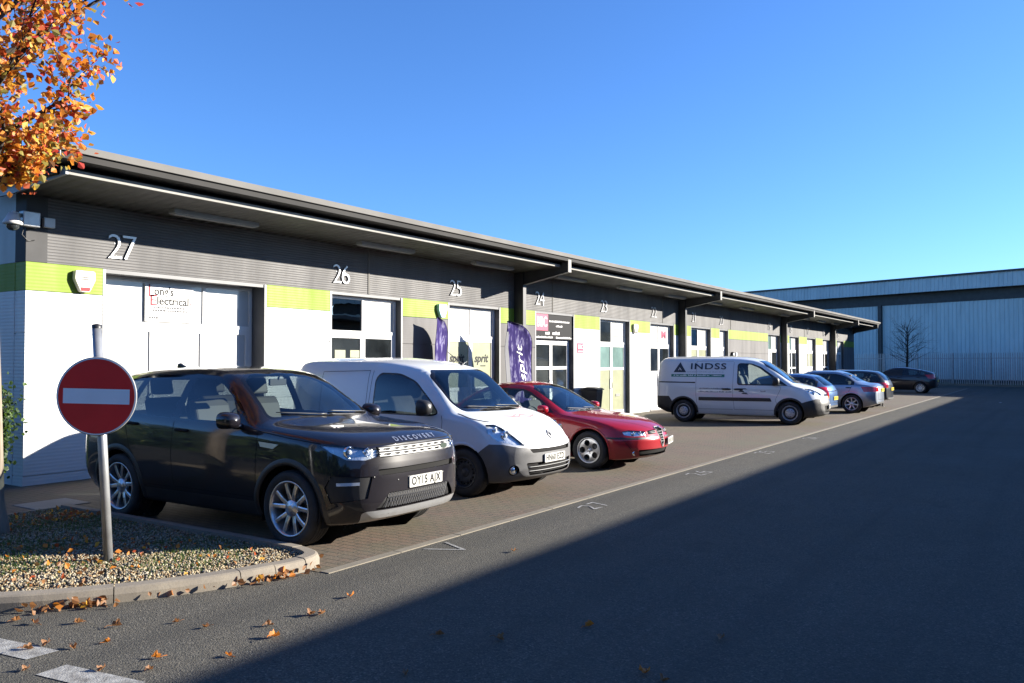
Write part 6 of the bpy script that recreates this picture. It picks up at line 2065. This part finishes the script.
random.seed(21)
tree = thing('maple_tree', 'autumn tree with orange and gold leaves standing in the gravel bed', 'tree', (3.99, 8.82, .06))
tips = []
mb = MB()
tp = [(-.5528 * k_, .8333 * k_, z_) for k_, z_ in ((0, -.1), (0, .04), (.015, .35), (.05, 1.5), (.09, 2.6), (.12, 3.6), (.14, 4.6), (.15, 5.8), (.15, 7.2))]
mb.tube(tp, [.19, .165, .125, .112, .10, .085, .065, .045, .02], 14)
mb.build('trunk', M['bark'], tree)
lm = MB()
rt = Vector((.5528, -.8333, 0)); vw_ = Vector((.8333, .5528, 0))
for k in range(30):
    z = 3.40 + 3.3 * (k / 30) ** 1.1; a = k * 2.39996 + random.uniform(-.3, .3)
    el = R(50 - 20 * k / 30) if k < 20 else R(30)
    d = Vector((math.cos(a) * math.cos(el), math.sin(a) * math.cos(el), math.sin(el)))
    ln = (.42 + 1.72 * min(1, k / 13)) * (1 if k < 20 else .8) * random.uniform(.85, 1.1)
    grow(lm, Vector((-.5528 * .12, .8333 * .12, z)), d, ln, -.0007 * k + .036, 2, tips, .55, 5, .03)
lm.build('limbs', M['bark_dark'], tree)
spots = []
for t in tips:
    for j in range(random.choice((7, 9, 11, 12))):
        spots.append((t.x + random.gauss(0, .075), t.y + random.gauss(0, .075), t.z + random.gauss(-.03, .08)))
leaf_cloud('crown', spots, .076, LEAF, [.33, .16, .24, .14, .06, .07], tree)

# low shrub beside the trunk and an added hedge darkening the foot of the end wall
def shrub(name, label, loc, rx, ry, h, n, size, mats_, pw, cat='shrub', stems=14):
    o = thing(name, label, cat, loc)
    sm = MB(); sp = []
    for i in range(stems):
        a = random.uniform(0, 6.28); r_ = math.sqrt(random.random())
        e_ = Vector((math.cos(a) * rx * r_, math.sin(a) * ry * r_, h * random.uniform(.6, 1)))
        sm.tube([(e_.x * .2, e_.y * .2, -.02), tuple(e_ * .5 + Vector((0, 0, h * .1))), tuple(e_)], [.014, .010, .004], 5, False)
        for j in range(n // stems):
            t = random.uniform(.15, 1.05); q = Vector((e_.x * .2, e_.y * .2, 0)).lerp(e_, t)
            sp.append((q.x + random.gauss(0, rx * .17), q.y + random.gauss(0, ry * .17), max(.03, q.z + random.gauss(0, .09))))
    sm.build('stems', M['bark_dark'], o); leaf_cloud('foliage', sp, size, mats_, pw, o)
    return o


shrub('shrub', 'loose shrub with pale variegated leaves behind the tree trunk at the left edge', (4.30, 10.55, .06), .42, .42, 1.45, 900, .07, GREEN, [.35, .15, .5])
shrub('hedge', 'dense hedge added to darken the lower left corner of the terrace', (5.34, 12.06, 0), .40, .26, 1.5, 4400, .06, GREEN[:2], [.25, .75], 'hedge', 60)
for i, (x, y, s, lab) in enumerate(((69.2, 4.4, 1.0, 'dark low bush showing behind the palisade fence, wider one'), (68.0, 1.2, .7, 'dark small bush showing behind the palisade fence, narrower one'))):
    pass

# unseen dark trees behind the camera, added to cut skylight and reflections
sp = []
for i in range(26000):
    y = random.uniform(-40, 46); x = -19 + random.gauss(0, 1.8); hh = 5.6 + 1.1 * math.sin(y * .55) + .6 * math.sin(y * 1.7 + 1)
    z = random.uniform(0, 1) ** .8 * hh; sp.append((x * (1 - .02 * z / hh), y, z))
leaf_cloud('added_tree_belt', sp, .85, GREEN[:2], [.25, .75], None); tag(bpy.data.objects['added_tree_belt'], kind='stuff')

# bare tree by the far warehouse
random.seed(5)
bt = thing('bare_tree', 'small leafless dark tree standing in front of the far warehouse', 'tree', (64.2, 9.0, 0))
tips = []; tm = MB(); tm.tube([(0, 0, -.05), (.02, 0, .5), (0, .03, 1.5), (.03, 0, 2.4), (0, 0, 3.4), (0, 0, 4.3)], [.12, .10, .085, .07, .045, .02], 8); tm.build('trunk', M['bark_dark'], bt)
cm = MB()
for k in range(34):
    z = 1.6 + 2.4 * k / 34; a = k * 2.39996; el = R(18 + 40 * k / 34)
    grow(cm, Vector((0, 0, z)), Vector((math.cos(a) * math.cos(el), math.sin(a) * math.cos(el), math.sin(el))), 1.55 - .6 * (k / 34), .020, 2, tips, .5, 4, .03)
cm.build('crown', M['bark_dark'], bt)
random.seed(9)

# fallen leaves: single ones on the road, a drift along the kerb
F_ = 826.; TH = math.atan((1060 - 512) / F_); C_, S_ = math.cos(TH), math.sin(TH)
def ground_at(px, py):
    d = 1.77 * F_ / (py - 362); l = (px - 512) / F_ * d
    return (C_ * d + S_ * l, S_ * d - C_ * l)


def one_leaf(name, m, size):
    b = MB(); out = []
    for k in range(15):
        a = 2 * PI * k / 15; r_ = size * (.5 if k % 3 else .31) * random.uniform(.85, 1.1)
        out.append((r_ * math.cos(a), r_ * math.sin(a) * .85, .012 + .55 * size * abs(math.sin(a)) ** 1.5 * random.uniform(.4, 1)))
    b.add([(0, 0, .008)] + out, [(0, k + 1, (k + 1) % 15 + 1) for k in range(15)])
    b.tube([(size * .4, 0, .012), (size * .7, .005, .02), (size * .95, .02, .016)], .0022, 4, False)
    return b.build(name, m)


protos = [one_leaf('fallen_leaf', LEAF[i], .062) for i in (4, 4, 0, 4)]
RL = [(81, 622), (78, 646), (111, 641), (50, 643), (32, 648), (179, 621), (159, 656), (152, 668), (209, 626), (271, 624), (276, 636), (312, 614), (324, 613), (514, 551), (231, 654), (20, 620), (120, 625), (38, 622), (352, 596), (30, 668), (105, 668),
      (719, 638), (644, 672), (662, 680), (500, 638), (407, 672), (590, 625), (440, 634)]
for i, (px, py) in enumerate(RL):
    x, y = ground_at(px, py); o = protos[i % 4]
    if i >= 4: o = o.copy(); COL.objects.link(o)
    o.location = (x, y, .001); o.rotation_euler = (random.uniform(-.25, .25), random.uniform(-.25, .25), random.uniform(0, 6.28)); s = random.uniform(.75, 1.25); o.scale = (s, s, s)
    sh = i >= 21
    tag(o, 'single curled brown leaf fallen on the shaded asphalt' if sh else 'single curled autumn leaf fallen on the sunlit asphalt', 'leaf', 'leaves on the shaded asphalt' if sh else 'leaves on the sunlit asphalt')
sp = []
for i in range(620):
    u = random.uniform(3.6, 8.2)
    p = at_(u); d = (at_(u + .05) - at_(u - .05)).normalized(); nn = Vector((d.y, -d.x)); den = .5 + .5 * math.sin(u * 4.2)
    if random.random() > den ** 4 + .04: continue
    w = -abs(random.gauss(.03, .05)); q = p + nn * w; sp.append((q.x, q.y, random.uniform(.008, .05)))
leaf_cloud('leaf_litter', sp, .052, [LEAF[4], LEAF[0], LEAF[2], LEAF[1]], [.72, .14, .08, .06], None); tag(bpy.data.objects['leaf_litter'], kind='stuff')
sp = []
for cx, cy, n, sg in ((4.2, 6.9, 60, .35), (4.9, 9.1, 170, .35), (3.9, 7.6, 60, .5), (3.4, 6.6, 50, .5), (4.6, 6.2, 26, .35)):
    for i in range(n):
        q = (random.gauss(cx, sg), random.gauss(cy, sg * .6))
        if inside(q, ISLE): sp.append((q[0], q[1], random.uniform(.085, .11)))
leaf_cloud('fallen_leaves', sp, .048, [LEAF[4], LEAF[0], LEAF[2], LEAF[1]], [.5, .25, .13, .12], None); tag(bpy.data.objects['fallen_leaves'], kind='stuff')

# -------------------------------------------------------------------- vehicles
random.seed(3)
def parked(label, x, yf, L, rotz=0.0, cat='car', name='parked_car'):
    yc = yf + L / 2
    return thing(name, label, cat, (x, yc, .006), rotz)


build_suv(parked('black four-by-four car with silver grille and registration OY15 AJX', 6.29, 5.27, 4.60, R(1.3)))
build_small_van(parked('small white van with grey plastic bumpers parked beside the black four-by-four', 9.56, 5.66, 4.21, 0, 'van', 'parked_van'))
build_red_saloon(parked('red saloon car with shield grille and pierced alloy wheels', 12.88, 5.54, 4.43))
build_panel_van(parked('large white panel van with dark triangle logo and green stripe on its side', 24.30, 5.47, 4.805, R(8.5), 'van', 'parked_van'))
b_ = .93
build_far_car(parked('blue hatchback nosed in behind the white panel van', 27.55, 5.95, 4.0, PI), 4.0, 1.40, .85, 'hatch', M['paint_blue'],
              [(.85, 3.45, .98), (.58, 3.93, .98), (.58, 3.95, .62), (.85, 3.5, .62)], (.80, 3.27), .30, .94, None, ('NJ53 KXO', .62), ('s', 5), amber=(1,))
build_far_car(parked('silver saloon car showing its tail between the panel van and hoop bollard', 31.0, 5.14, 4.60, PI), 4.60, 1.48, .86, 'saloon', M['paint_silver'],
              [(.84, 4.08, .92), (.50, 4.56, .90), (.50, 4.58, .76), (.84, 4.15, .74)], (.88, 3.74), .325, .95, None, (None, .80), ('s', 7))
build_far_car(parked('dark grey hatchback with red tail lamp parked beyond the silver saloon', 34.95, 5.45, 4.30, PI), 4.30, 1.47, .875, 'estate', M['paint_grey'],
              [(.87, 3.82, .98), (.52, 4.25, .97), (.52, 4.27, .78), (.87, 3.88, .76)], (.82, 3.50), .32, .96, None, (None, .72), ('s', 7))
build_far_car(parked('near-black fastback car standing alone at the far end in the shade', 52.25, 5.75, 4.45, PI), 4.45, 1.49, .873, 'fastback', M['paint_navy'],
              [(.87, 4.0, 1.05), (.55, 4.38, 1.08), (.55, 4.40, .84), (.87, 4.1, .82)], (.92, 3.62), .315, .97, None, (None, .70), ('s', 10))

# ------------------------------------------------------------ camera and light
cd = bpy.data.cameras.new('camera'); cam = bpy.data.objects.new('camera', cd); COL.objects.link(cam)
cam.location = (0, 0, 1.77); cd.sensor_width = 36; cd.lens = 826 / 1024 * 36; cd.clip_start = .05; cd.clip_end = 4000
cam.rotation_euler = (R(90) + math.atan(20.5 / 826), 0, TH - PI / 2)
scene.camera = cam

EL, HX, HY = R(17.3), .668, -.744            # towards the sun
w = bpy.data.worlds.new('World'); scene.world = w; w.use_nodes = True
nt = w.node_tree; bg = nt.nodes['Background']
sky = nt.nodes.new('ShaderNodeTexSky'); sky.sky_type = 'NISHITA'; sky.sun_disc = False
sky.sun_elevation = EL; sky.sun_rotation = math.atan2(HX, HY); sky.altitude = 50; sky.air_density = SKY_AIR; sky.dust_density = SKY_DUST; sky.ozone_density = SKY_OZ
tint = _n(nt, 'ShaderNodeMix', data_type='RGBA', blend_type='MULTIPLY'); tint.inputs[0].default_value = 1.0; tint.inputs[7].default_value = (.75, 1.0, 1.35, 1)
nt.links.new(sky.outputs[0], tint.inputs[6]); nt.links.new(tint.outputs[2], bg.inputs[0]); bg.inputs[1].default_value = SKY_STR
sl = bpy.data.lights.new('sun', 'SUN'); sl.energy = SUN_STR; sl.angle = R(.5); sl.color = (1, .93, .82)
so = bpy.data.objects.new('sun', sl); COL.objects.link(so)
sv = Vector((HX * math.cos(EL), HY * math.cos(EL), math.sin(EL)))
so.rotation_euler = sv.to_track_quat('Z', 'Y').to_euler(); so.location = sv * 60
vs_ = scene.view_settings; vs_.view_transform = 'Standard'; vs_.look = 'None'; vs_.exposure = EXPO; vs_.gamma = 1; vs_.use_curve_mapping = False
scene.render.engine = 'CYCLES'
cy = scene.cycles; cy.use_denoising = True; cy.max_bounces = 8; cy.transparent_max_bounces = 16; cy.caustics_reflective = False; cy.caustics_refractive = False
